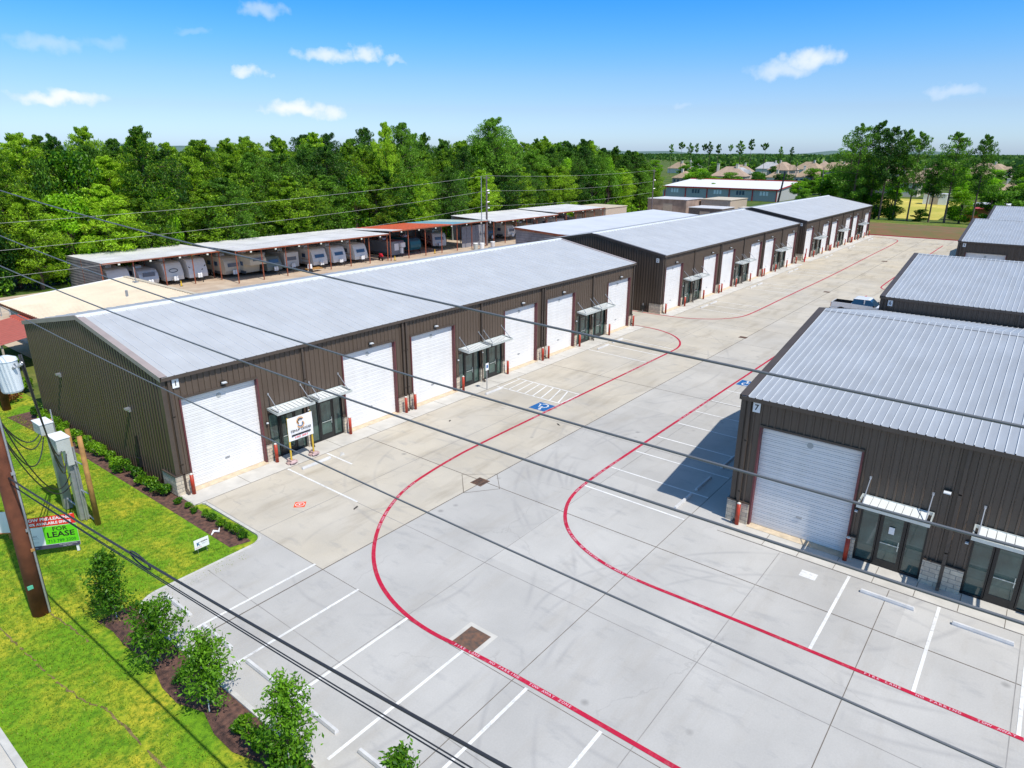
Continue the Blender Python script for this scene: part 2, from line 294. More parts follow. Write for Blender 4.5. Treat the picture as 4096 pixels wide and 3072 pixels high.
# ------------------------------------------------------------------ mesh helpers
class MB:
    def __init__(s): s.v = []; s.f = []; s.m = []
    def add(s, pts, faces, mi=0):
        o = len(s.v); s.v += [tuple(p) for p in pts]
        for fc in faces: s.f.append([o+i for i in fc]); s.m.append(mi)
        return s
    def quad(s, a, b, c, d, mi=0): return s.add([a, b, c, d], [(0, 1, 2, 3)], mi)
    def box(s, x0, y0, z0, x1, y1, z1, mi=0):
        x0, x1 = min(x0, x1), max(x0, x1); y0, y1 = min(y0, y1), max(y0, y1); z0, z1 = min(z0, z1), max(z0, z1)
        return s.add([(x0,y0,z0),(x1,y0,z0),(x1,y1,z0),(x0,y1,z0),(x0,y0,z1),(x1,y0,z1),(x1,y1,z1),(x0,y1,z1)],
                     [(0,3,2,1),(4,5,6,7),(0,1,5,4),(1,2,6,5),(2,3,7,6),(3,0,4,7)], mi)
    def hexa(s, p, mi=0): return s.add(p, [(0,3,2,1),(4,5,6,7),(0,1,5,4),(1,2,6,5),(2,3,7,6),(3,0,4,7)], mi)
    def tube(s, pts, rad, n=8, mi=0, caps=True):
        pts = [Vector(p) for p in pts]; rs = rad if isinstance(rad, (list, tuple)) else [rad]*len(pts); rings = []
        for i, p in enumerate(pts):
            d = (pts[min(i+1, len(pts)-1)]-pts[max(i-1, 0)]).normalized()
            a = d.cross(Vector((0, 0, 1)) if abs(d.z) < .9 else Vector((1, 0, 0))).normalized(); b = d.cross(a)
            rings.append([p+(a*math.cos(2*math.pi*k/n)+b*math.sin(2*math.pi*k/n))*rs[i] for k in range(n)])
        o = len(s.v)
        for rg in rings: s.v += [tuple(q) for q in rg]
        for i in range(len(rings)-1):
            for k in range(n):
                k2 = (k+1) % n; s.f.append([o+i*n+k, o+(i+1)*n+k, o+(i+1)*n+k2, o+i*n+k2]); s.m.append(mi)
        if caps:
            s.f.append([o+k for k in range(n)]); s.m.append(mi)
            s.f.append([o+(len(rings)-1)*n+k for k in reversed(range(n))]); s.m.append(mi)
        return s
    def extrude(s, poly, y0, y1, mi=0, plane='xz'):
        """closed polygon in plane, extruded along the third axis"""
        def P(a, b, c): return (a, c, b) if plane == 'xz' else ((c, a, b) if plane == 'yz' else (a, b, c))
        n = len(poly); pts = [P(a, b, y0) for a, b in poly]+[P(a, b, y1) for a, b in poly]
        return s.add(pts, [tuple(range(n)), tuple(reversed(range(n, 2*n)))]+[(i, i+n, (i+1) % n+n, (i+1) % n) for i in range(n)], mi)
    def mesh(s, name, mats, smooth=False):
        me = bpy.data.meshes.new(name); me.from_pydata(s.v, [], s.f)
        for m in (mats if isinstance(mats, (list, tuple)) else [mats]): me.materials.append(m)
        me.polygons.foreach_set('material_index', s.m)
        if smooth: me.polygons.foreach_set('use_smooth', [True]*len(s.f))
        me.update()
        import bmesh
        bm = bmesh.new(); bm.from_mesh(me); bmesh.ops.recalc_face_normals(bm, faces=bm.faces); bm.to_mesh(me); bm.free()
        return me
    def build(s, name, mats, parent=None, loc=None, rz=0, smooth=False):
        return link(s.mesh(name, mats, smooth), name, parent, loc, rz)
def link(me, name, parent=None, loc=None, rz=0):
    o = bpy.data.objects.new(name, me); COL.objects.link(o)
    if parent: o.parent = parent
    if loc: o.location = loc
    if rz: o.rotation_euler = (0, 0, rz)
    return o
def tag(o, label=None, cat=None, group=None, kind=None):
    if label: o['label'] = label
    if cat: o['category'] = cat
    if group: o['group'] = group
    if kind: o['kind'] = kind
    return o
def thing(name, label, cat, loc=(0, 0, 0), rz=0, group=None):
    o = bpy.data.objects.new(name, None); COL.objects.link(o); o.location = loc; o.rotation_euler = (0, 0, rz)
    o.empty_display_size = 0.3
    return tag(o, label, cat, group)
def dup(root, loc, rz, label, sc=None, group=None):
    c = root.copy(); COL.objects.link(c); c.location = loc; c.rotation_euler = (0, 0, rz)
    if sc: c.scale = sc if isinstance(sc, (tuple, list)) else (sc, sc, sc)
    c['label'] = label
    if group: c['group'] = group
    for ch in root.children:
        k = ch.copy(); COL.objects.link(k); k.parent = c
        for g in ch.children:
            q = g.copy(); COL.objects.link(q); q.parent = k
    return c
def struct(name, mb, mats): return tag(mb.build(name, mats), kind='structure')
def ordn(i): return ['first','second','third','fourth','fifth','sixth','seventh','eighth','ninth','tenth','eleventh','twelfth','thirteenth','fourteenth','fifteenth','sixteenth','seventeenth','eighteenth','nineteenth','twentieth'][i]
def text_mb(txt, size, mtx, mb, mi=0, depth=0.0, align='CENTER', bold=0.0, xs=1.0):
    """add filled letters to mb, flat in the XY plane of mtx, centred"""
    cu = bpy.data.curves.new('t', 'FONT'); cu.body = txt; cu.size = size; cu.align_x = align; cu.align_y = 'CENTER'; cu.resolution_u = 2; cu.offset = bold
    o = bpy.data.objects.new('t', cu); COL.objects.link(o); dg = bpy.context.evaluated_depsgraph_get()
    me = bpy.data.meshes.new_from_object(o.evaluated_get(dg)); bpy.data.objects.remove(o); bpy.data.curves.remove(cu)
    mb.add([mtx @ Vector((v.co.x*xs, v.co.y, depth)) for v in me.vertices], [tuple(p.vertices) for p in me.polygons], mi)
    bpy.data.meshes.remove(me); return mb
def quads_np(name, V, m, smooth=False):
    """V: (N,4,3) numpy array of loose quads"""
    n = len(V); me = bpy.data.meshes.new(name); me.vertices.add(4*n); me.vertices.foreach_set('co', V.reshape(-1).astype(np.float32))
    me.loops.add(4*n); me.loops.foreach_set('vertex_index', np.arange(4*n, dtype=np.int32))
    me.polygons.add(n); me.polygons.foreach_set('loop_start', np.arange(0, 4*n, 4, dtype=np.int32)); me.polygons.foreach_set('loop_total', np.full(n, 4, dtype=np.int32))
    me.materials.append(m); me.update(calc_edges=True); return me
def leaf_quads(rng, C, size, up=0.4, asp=0.55):
    """C (N,3) centres -> kite shaped leaves in random directions"""
    n = len(C); d = rng.normal(size=(n, 3)); d[:, 2] += up; d /= np.linalg.norm(d, axis=1)[:, None]
    e = rng.normal(size=(n, 3)); e -= (e*d).sum(1)[:, None]*d; e /= np.linalg.norm(e, axis=1)[:, None]
    s = (size*rng.uniform(0.6, 1.3, n))[:, None]
    return np.stack([C-d*s*.5, C+e*s*asp*.5-d*s*.05, C+d*s*.6, C-e*s*asp*.5-d*s*.05], 1)

# ------------------------------------------------------------------ ground and paving
S = 9000
struct('ground', MB().quad((-S, -S, -0.09), (S, -S, -0.09), (S, S, -0.09), (-S, S, -0.09)), M_ground)
lawn = MB().quad((-10.36, -70, -0.045), (-5.2, -70, -0.045), (-5.2, 45, -0.045), (-10.36, 45, -0.045))
lawn.quad((-5.2, -7.8, -0.045), (0.6, -7.8, -0.045), (0.6, 45, -0.045), (-5.2, 45, -0.045))
struct('lawn', lawn, M_lawn)
struct('road', MB().quad((-19.5, -90, -0.075), (-10.5, -90, -0.075), (-10.5, 140, -0.075), (-19.5, 140, -0.075)), M_walk)
struct('street_kerb', MB().box(-10.55, -90, -0.2, -10.36, 140, 0.05), M_kerb)
arc = lambda cx, cy, rr, a0, a1, n=10: [(cx+rr*math.cos(R(a0+(a1-a0)*i/n)), cy+rr*math.sin(R(a0+(a1-a0)*i/n))) for i in range(n+1)]
edge = [(-0.06, -1.5), (0.38, -1.62)] + [(0.45, -1.8)] + arc(-0.35, -6.15, 0.8, 0, -90) + [(-4.3, -7.0)] + arc(-4.3, -8.0, 1.0, 90, 180) + [(-5.3, -70)]
pv = [(-0.06, 0.4)] + edge + [(147.4, -70), (147.4, 19), (0.3, 19), (0.3, 0.4)]
mb = MB(); mb.add([(x, y, 0) for x, y in pv], [tuple(range(len(pv)))]); mb.add([(x, y, -0.12) for x, y in pv]+[(x, y, 0) for x, y in pv], [(i, (i+1) % len(pv), (i+1) % len(pv)+len(pv), i+len(pv)) for i in range(len(pv))])
struct('pavement', mb, M_conc)
def ribbon(path, w, z, mb=None, closed=False, mi=0):
    mb = mb or MB(); P = [Vector((x, y, 0)) for x, y in path]; L = []
    for i, p in enumerate(P):
        d = (P[min(i+1, len(P)-1)]-P[max(i-1, 0)]).normalized(); nn = Vector((-d.y, d.x, 0))*w/2
        L.append((p+nn, p-nn))
    for i in range(len(L)-1):
        a, b = L[i]; c, d = L[i+1]; mb.quad((a.x, a.y, z), (b.x, b.y, z), (d.x, d.y, z), (c.x, c.y, z), mi)
    return mb
# kerb round the lawn
kb = MB()
for (x0, y0), (x1, y1) in zip(edge[1:-1], edge[2:]):
    d = Vector((x1-x0, y1-y0, 0)).normalized(); nn = Vector((-d.y, d.x, 0))*-0.14
    kb.hexa([(x0, y0, -0.1), (x1, y1, -0.1), (x1+nn.x, y1+nn.y, -0.1), (x0+nn.x, y0+nn.y, -0.1), (x0, y0, 0.035), (x1, y1, 0.035), (x1+nn.x, y1+nn.y, 0.035), (x0+nn.x, y0+nn.y, 0.035)])
struct('lawn_kerb', kb, M_kerb)
struct('gravel_lot', MB().add([(4, 19.1, -0.05), (170, 19.1, -0.05), (170, 63, -0.05), (4, 63, -0.05)], [(0, 1, 2, 3)]), M_lot)
# walks in front of the shop fronts
wk = MB()
for x0, x1 in ((0.0, 45.3), (51.3, 96.7), (100.2, 145.7)): wk.box(x0, -1.53, -0.05, x1, 0.3, 0.012)
for x0, y0 in ((13.52, -22.3), (41.4, -22.3), (84.8, -22.3), (115.4, -22.3)): wk.box(x0, -73, -0.05, x0+1.5, y0, 0.012)
struct('path', wk, M_walk)
# joints
jt = MB(); Z = 0.004
for x in XJ:
    y1 = -1.55 if x > 0 else -7.1
    if x in (14.9, 24.5, 34.5): continue
    w = 0.045 if x in (10.5, 29.4) else 0.026
    jt.box(x-w/2, -70 if x < 13 else -22, Z-.003, x+w/2, y1, Z, 0 if x in (10.5, 29.4) else 1)
for y in YJ:
    x0 = 0.5 if y > -7 else -5.2; x1 = 147 if y > -21 else 13.4; w = 0.05 if y in (-10.7,) else 0.026
    jt.box(x0, y-w/2, Z-.003, x1, y+w/2, Z+.0003, 0 if y in (-10.7, -20.5, -29.0) else 1)
Zw = 0.016
for x0, n in ((0, 16), (51.3, 16), (100.2, 16)):
    for k in range(1, n): jt.box(x0+k*2.9, -1.53, Zw-.003, x0+k*2.9+.02, 0, Zw)
    jt.box(x0, -1.56, Z-.003, x0+45.3, -1.53, Z)
for k in range(20): jt.box(13.52, -24.0-k*1.45, Zw-.003, 14.85, -24.0-k*1.45+.022, Zw)
jt.box(13.47, -70, Z-.003, 13.51, -22.0, Z)
hexp = [(8.94, -10.74), (10.4, -9.3), (11.6, -10.7), (10.4, -11.86), (8.94, -10.74)]
ribbon(hexp, 0.04, 0.0045, jt); ribbon([(0.5, -7.4), (0.5, -70)], 0.02, 0.0047, jt)
struct('pavement_joints', jt, [M_joint, M_joint2])
# white bay lines
wl = MB(); Zm = 0.008; W = 0.11
def line(x0, y0, x1, y1, w=W, z=Zm): ribbon([(x0, y0), (x1, y1)], w, z, wl)
for y in (-10.15, -12.88, -15.62, -18.35, -21.08, -23.8, -26.5, -29.2, -31.9): line(-5.05, y, 0.55, y)
for x in (13.4, 16.1, 18.8, 21.5, 24.25, 26.9, 29.5, 32.2, 34.9): line(x, -15.0, x, -20.45)
for y in (-27.55, -30.68, -33.4, -36.1): line(8.0, y, 13.42, y)
line(5.05, -1.6, 5.03, -7.35); line(7.6, -1.6, 7.58, -3.8)
for x in (22.55, 24.95): line(x, -1.6, x-.1, -7.3)
for k in range(8): line(22.5+.02, -2.0-k*.72, 24.87, -1.62-k*.62-.55*0-.3, 0.1)
line(22.45, -7.28, 24.85, -7.28)
for x in (35.0, 37.45, 40.0): line(x, -1.6, x-.25, -7.25)
for b0 in (51.4, 100.3):
    for k in range(3):
        for dx in (5.1, 7.6, 10.1): line(b0+15.06*k+dx, -1.6, b0+15.06*k+dx-.1, -7.3)
wl.box(12.22, -26.55, Zm-.003, 12.72, -25.93, Zm)
struct('white_bay_lines', wl, M_white)
# red fire lane lines with stencilled words
redL = [(45.3, -0.35), (45.3, -1.5)] + arc(39.4, -1.5, 5.9, 0, -90, 14) + [(30, -7.4), (13.8, -7.4), (10.8, -7.6)] + [(7.7, -8.05), (5.9, -8.8), (4.4, -9.72), (3.2, -10.72), (2.2, -11.8), (1.4, -13.05), (0.9, -14.3), (0.6, -15.6), (0.52, -16.9), (0.62, -18.0), (0.75, -20.4), (0.78, -26), (0.78, -70)]
def smooth_path(P, it=2):
    for _ in range(it):
        Q = [P[0]]
        for a, b in zip(P, P[1:]): Q += [(a[0]*.75+b[0]*.25, a[1]*.75+b[1]*.25), (a[0]*.25+b[0]*.75, a[1]*.25+b[1]*.75)]
        P = Q+[P[-1]]
    return P
redR = [(76, -14.82), (19, -14.82), (14.1, -14.85), (11.9, -15.1), (10.3, -15.85), (9.2, -16.8), (8.4, -18.1), (7.95, -19.6), (7.82, -21.2), (7.9, -23.4), (7.95, -27.4), (7.95, -70)]
redL, redR = smooth_path(redL), smooth_path(redR)
redB = smooth_path([(50.95, 3.2), (50.95, 0), (51.2, -2.6), (51.9, -4.3), (53.2, -6.0), (55.4, -7.3), (58.5, -7.55), (70, -7.5), (89, -7.7), (113.6, -7.35), (137.5, -7.25), (141, -6.5), (143.2, -4.6), (144.2, -0.1)])
redC = smooth_path([(81.4, -22), (81.5, -15.9), (82.4, -15.1), (84, -14.85), (94, -14.8), (136.5, -14.9)])
rl = MB()
for P_ in (redL, redR, redB, redC): ribbon(P_, 0.165, 0.012, rl)
rl.box(147.2, -45, 0, 147.45, 0.6, 0.15)
words = MB()
def on_path(P, tx, start, flip=False, size=0.135):
    """letters one after the other along the line, starting at distance start"""
    segs = [(Vector((*a, 0)), Vector((*b, 0))) for a, b in zip(P, P[1:])]
    s = start
    for ch in tx:
        if ch != ' ':
            acc = 0
            for a, b in segs:
                L = (b-a).length
                if acc+L >= s:
                    t = (s-acc)/L; p = a.lerp(b, t); d = (b-a).normalized(); break
                acc += L
            if flip: d = -d
            ang = math.atan2(d.y, d.x)
            text_mb(ch, size, Matrix.Translation((p.x, p.y, 0.016)) @ Matrix.Rotation(ang, 4, 'Z'), words, bold=0.004, xs=1.05)
        s += 0.125
def plen(P, pt):
    acc = 0; best = (1e9, 0)
    for a, b in zip(P, P[1:]):
        d = math.dist(a, pt)
        if d < best[0]: best = (d, acc)
        acc += math.dist(a, b)
    return best[1]
T1 = 'FIRE LANE   NO PARKING   TOW AWAY ZONE'
for P_, pt, fl in ((redL, (7.9, -8.0), False), (redL, (0.62, -17.9), False), (redL, (24.5, -7.4), False), (redL, (36.5, -7.4), False), (redR, (18.0, -14.8), False), (redR, (9.4, -16.6), False), (redR, (7.93, -30.9), False), (redR, (27.5, -14.82), False)):
    on_path(P_, T1, plen(P_, pt), fl)
struct('red_fire_lane_lines', rl, M_red); struct('fire_lane_words', words, mat('faded_white_stencil', (0.60, 0.36, 0.43), 0.6))
# drains
def grate(x0, y0, x1, y1, label, name='storm_drain_grate', open_bars=True):
    t = thing(name, label, 'drain', ((x0+x1)/2, (y0+y1)/2, 0), 0, None); a, b = (x1-x0)/2, (y1-y0)/2
    fr = MB(); e = 0.06
    for q in ((-a, -b, a, -b+e), (-a, b-e, a, b), (-a, -b+e, -a+e, b-e), (a-e, -b+e, a, b-e)): fr.box(q[0], q[1], -0.02, q[2], q[3], 0.014)
    fr.build('frame', M_rust, t)
    if open_bars:
        br = MB(); n = 9
        for k in range(n): x = -a+e+(2*a-2*e)*(k+.5)/n; br.box(x-.018, -b+e, -0.01, x+.018, b-e, 0.012)
        for k in range(1, 4): y = -b+e+(2*b-2*e)*k/4; br.box(-a+e, y-.012, -0.01, a-e, y+.012, 0.010)
        br.build('bars', M_rust, t); MB().box(-a+e, -b+e, 0.001, a-e, b-e, 0.003).build('pit', M_black, t)  # flat black sheet stands for the shade below the bars
    else:
        pl = MB().box(-a+e, -b+e, -0.01, a-e, b-e, 0.0125); pl.build('cover_plate', M_rust, t)
        MB().tube([(a*.35, -b*.4, .01), (a*.35, -b*.4, .02)], .05, 10).build('lifting_eye', M_rust, t); MB().tube([(-a*.4, b*.45, .01), (-a*.4, b*.45, .02)], .05, 10).build('lifting_eye', M_rust, t)
    return t
grate(9.98, -10.95, 10.73, -10.25, 'rusty square storm drain grate between the two red curves')
grate(0.68, -18.64, 1.66, -17.74, 'large rusty steel cover plate touching the near red line', 'cover_plate', False)
grate(47.2, -10.8, 47.8, -10.1, 'small drain grate in the drive past building 1')
grate(75.1, -10.8, 75.8, -10.1, 'small drain grate in the drive beyond the pickup truck')
grate(107.5, -11.0, 108.3, -10.2, 'farthest drain grate in the drive by building 3')
struct('drain_collar', MB().box(0.5, -18.82, 0.001, 1.84, -18.66, 0.0055).box(0.5, -17.72, 0.001, 1.84, -17.56, 0.0055).box(1.68, -18.66, 0.001, 1.84, -17.72, 0.0055), M_walk)
# accessible parking symbols
def access(x, y, s, rz, label):
    t = thing('accessible_parking_symbol', label, 'pavement symbol', (x, y, 0.006), rz, 'accessible parking symbols')
    MB().box(-.62*s, -.65*s, 0, .62*s, .65*s, .003).build('blue_square', M_blue, t)
    g = MB(); g.tube([(-.12*s, .46*s, .004), (-.12*s, .46*s, .006)], .1*s, 12)
    z0 = .0062
    g2 = ribbon([(-.10*s, .36*s), (-.04*s, .0), (.24*s, -.02*s), (.34*s, -.36*s), (.46*s, -.32*s)], .085*s, z0)
    ribbon([(-.06*s, .18*s), (.2*s, .16*s)], .07*s, z0, g2)
    ribbon([(-.14*s, .12*s), (-.3*s, -.08*s), (-.3*s, -.3*s), (-.16*s, -.48*s), (.06*s, -.52*s), (.24*s, -.42*s)], .085*s, z0, g2)
    g.add(g2.v, g2.f); g.build('wheelchair_figure', M_white, t)
access(21.2, -6.65, 1.0, R(90), 'blue and white wheelchair symbol beside the hatched bay of building 1')
access(34.6, -15.6, 1.0, R(-90), 'blue and white wheelchair symbol half hidden by building 7 roof')
# landing mat with an H
t = thing('landing_mat', 'small orange square mat marked with an H in a ring', 'mat', (3.13, -5.42, 0.004), R(45))
mb = MB(); pts = []
for k in range(4):
    a = R(45+90*k); pts += [(0.36*math.cos(a), 0.36*math.sin(a)), (0.26*math.cos(a+R(45)), 0.26*math.sin(a+R(45)))]
mb.extrude(pts, 0, 0.012, plane='xy'); mb.build('mat_sheet', mat('orange_mat', (0.80, 0.085, 0.02), 0.6), t)
mb = MB(); ribbon([(0.2*math.cos(R(a)), 0.2*math.sin(R(a))) for a in range(0, 361, 15)], 0.035, 0.014, mb); text_mb('H', 0.30, Matrix.Translation((0, 0, 0.0145)), mb, bold=0.004); mb.build('ring_and_letter', M_white, t)

# ------------------------------------------------------------------ metal warehouse buildings
H = 6.1; PER = 0.305; RIB = 0.042
def profile(x0, x1, per=PER, rib=RIB, flat=0.205):
    """(x, depth) break points of ribbed sheet between x0 and x1"""
    out = []; k0 = math.floor(x0/per)-1
    for k in range(k0, math.ceil(x1/per)+1):
        b = k*per; out += [(b, 0.), (b+flat, 0.), (b+flat+.02, rib), (b+per-.02, rib)]
    def at(x):
        for (a, d), (c, e) in zip(out, out[1:]):
            if a <= x <= c: return d+(e-d)*((x-a)/(c-a) if c > a else 0)
        return 0
    return [(x0, at(x0))]+[(x, d) for x, d in out if x0 < x < x1]+[(x1, at(x1))]
def ribbed_wall(mb, length, z0, ztop, to3, openings=(), prof=profile):
    """ribbed sheet; to3(u, depth, z) -> point; openings: (u0,u1,z0,z1)"""
    brk = sorted(set([0, length]+[o[0] for o in openings]+[o[1] for o in openings]))
    for a, b in zip(brk, brk[1:]):
        if b-a < 1e-4: continue
        mid = (a+b)/2; ops = sorted((o[2], o[3]) for o in openings if o[0] <= mid <= o[1])
        for (xa, da), (xb, db) in zip(prof(a, b), prof(a, b)[1:]):
            lo = z0
            for oz0, oz1 in ops+[(1e9, 1e9)]:
                if oz0 > lo+.001:
                    ta, tb = min(oz0, ztop(xa)), min(oz0, ztop(xb))
                    if ta > lo: mb.quad(to3(xa, da, lo), to3(xb, db, lo), to3(xb, db, tb), to3(xa, da, ta))
                lo = max(lo, oz1)
                if lo > 100: break
def door_bm(w, h):
    """sectional steel door, ribbed across"""
    mb = MB(); zz = [0]; dd = [0.0]; z = 0.0; k = 0
    while z < h-0.01:
        st = 0.165 if k % 2 == 0 else 0.085
        z2 = min(h, z+st); D = .022
        mb.quad((0, -D, z+.030), (w, -D, z+.030), (w, -D, z2-.008), (0, -D, z2-.008))
        mb.quad((0, 0, z-.008), (w, 0, z-.008), (w, -D, z+.030), (0, -D, z+.030)); mb.quad((0, -D, z2-.008), (w, -D, z2-.008), (w, 0, z2-.008), (0, 0, z2-.008))
        z = z2; k += 1
    mb.box(0, .0, 0, w, .05, h); return mb
DOORW, DOORH = 4.17, 4.82
PROTO = {}
def shared(key, fn):
    if key not in PROTO: PROTO[key] = fn()
    return PROTO[key]
def storefront(root, x0, x1, z1=2.72, yy=0.06):
    w = x1-x0
    def fr():
        mb = MB(); t = .065; sd_ = (w-1.05)/2
        for a in (0, w-t, sd_-t/2, w-sd_-t/2): mb.box(a, -.03, .02, a+t, .09, z1)
        mb.box(0, -.03, .02, w, .09, .12); mb.box(0, -.03, z1-.14, w, .09, z1); mb.box(sd_, -.03, 2.46, w-sd_, .08, z1-.1)
        return mb.mesh('storefront', M_frame)
    o = link(shared(('sf', round(w, 2)), fr), 'storefront', root, (x0, yy, 0))
    sd_ = (w-1.05)/2
    for nm, a, b, z0, zb in (('side_pane', .06, sd_-.03, .12, z1-.14), ('side_pane', w-sd_+.03, w-.06, .12, z1-.14)):
        link(shared((nm, round(b-a, 2), zb), lambda: MB().box(0, 0, 0, b-a, .02, zb-z0).mesh(nm, M_glass)), nm, o, (a, .03, z0))
    def dr():
        mb = MB(); ww = .94; mb.box(0, 0, 0, .12, .05, 2.36); mb.box(ww-.12, 0, 0, ww, .05, 2.36); mb.box(.12, 0, 0, ww-.12, .05, .26); mb.box(.12, 0, 2.22, ww-.12, .05, 2.36)
        mb.box(.12, .02, .26, ww-.12, .035, 2.22, 1); mb.tube([(ww-.16, -.05, .85), (ww-.16, -.05, 1.25)], .014, 6, 2); mb.box(.13, -.05, 1.02, ww-.13, -.035, 1.05, 2)
        return mb.mesh('glass_door', [M_frame, M_glass, M_alum])
    link(shared('gdoor', dr), 'glass_door', o, (sd_+.055, -.035, .1))
    return o
def canopy(root, x0, x1):
    w = x1-x0
    def fr():
        mb = MB(); d = .98; hh = .13; dz = .08
        mb.hexa([(0, -d, -hh-dz), (w, -d, -hh-dz), (w, -d+.05, -hh-dz), (0, -d+.05, -hh-dz), (0, -d, -dz), (w, -d, -dz), (w, -d+.05, -dz), (0, -d+.05, -dz)])
        mb.box(0, -.05, -hh, w, 0, 0)
        for a in (0, w-.05): mb.hexa([(a, -d+.05, -hh-dz), (a+.05, -d+.05, -hh-dz), (a+.05, -.05, -hh), (a, -.05, -hh), (a, -d+.05, -dz), (a+.05, -d+.05, -dz), (a+.05, -.05, 0), (a, -.05, 0)])
        return mb.mesh('door_canopy', M_alum)
    o = link(shared(('can', round(w, 2)), fr), 'door_canopy', root, (x0, -.06, 3.07))
    def sl():
        mb = MB(); d = .93; n = 8; st = (w-.3)/n
        for k in range(n):
            a = .15+k*st; mb.hexa([(a, -d, -.11), (a+st*.93, -d, -.13), (a+st*.93, -.05, -.05), (a, -.05, -.03), (a, -d, -.095), (a+st*.93, -d, -.115), (a+st*.93, -.05, -.035), (a, -.05, -.015)])
        return mb.mesh('louvre_slats', mat('canopy_slat', (0.74, 0.77, 0.76), 0.45, 0.1))
    link(shared(('slat', round(w, 2)), sl), 'louvre_slats', o)
    for a in (.18, w-.18):
        link(shared('rod', lambda: MB().tube([(0, .03, .74), (0, -.86, -.05)], .022, 6).box(-.04, 0, .68, .04, .05, .8).mesh('support_rod', M_galv)), 'support_rod', o, (a, 0, 0))
    return o
def wall_light(root, x, z):
    return link(shared('wl', lambda: MB().box(-.13, -.08, -.07, .13, 0, .07, 0).hexa([(-.12, -.22, -.03), (.12, -.22, -.03), (.12, -.08, -.06), (-.12, -.08, -.06), (-.12, -.24, .02), (.12, -.24, .02), (.12, -.08, .04), (-.12, -.08, .04)], 1).mesh('wall_light', [M_frame, mat('lamp_housing', (0.66, 0.70, 0.74), 0.3)])), 'wall_light', root, (x, -.05, z))
def downspout(root, x, z1=5.93):
    def f_():
        mb = MB(); mb.box(-.06, -.15, .25, .06, -.045, z1); mb.hexa([(-.06, -.40, .04), (.06, -.40, .04), (.06, -.15, .16), (-.06, -.15, .16), (-.06, -.38, .14), (.06, -.38, .14), (.06, -.15, .27), (-.06, -.15, .27)])
        mb.box(-.075, -.15, 1.55, .075, -.04, 1.6); mb.box(-.075, -.15, 4.05, .075, -.04, 4.1); return mb.mesh('downspout', M_trim)
    return link(shared('ds', f_), 'downspout', root, (x, 0, 0))
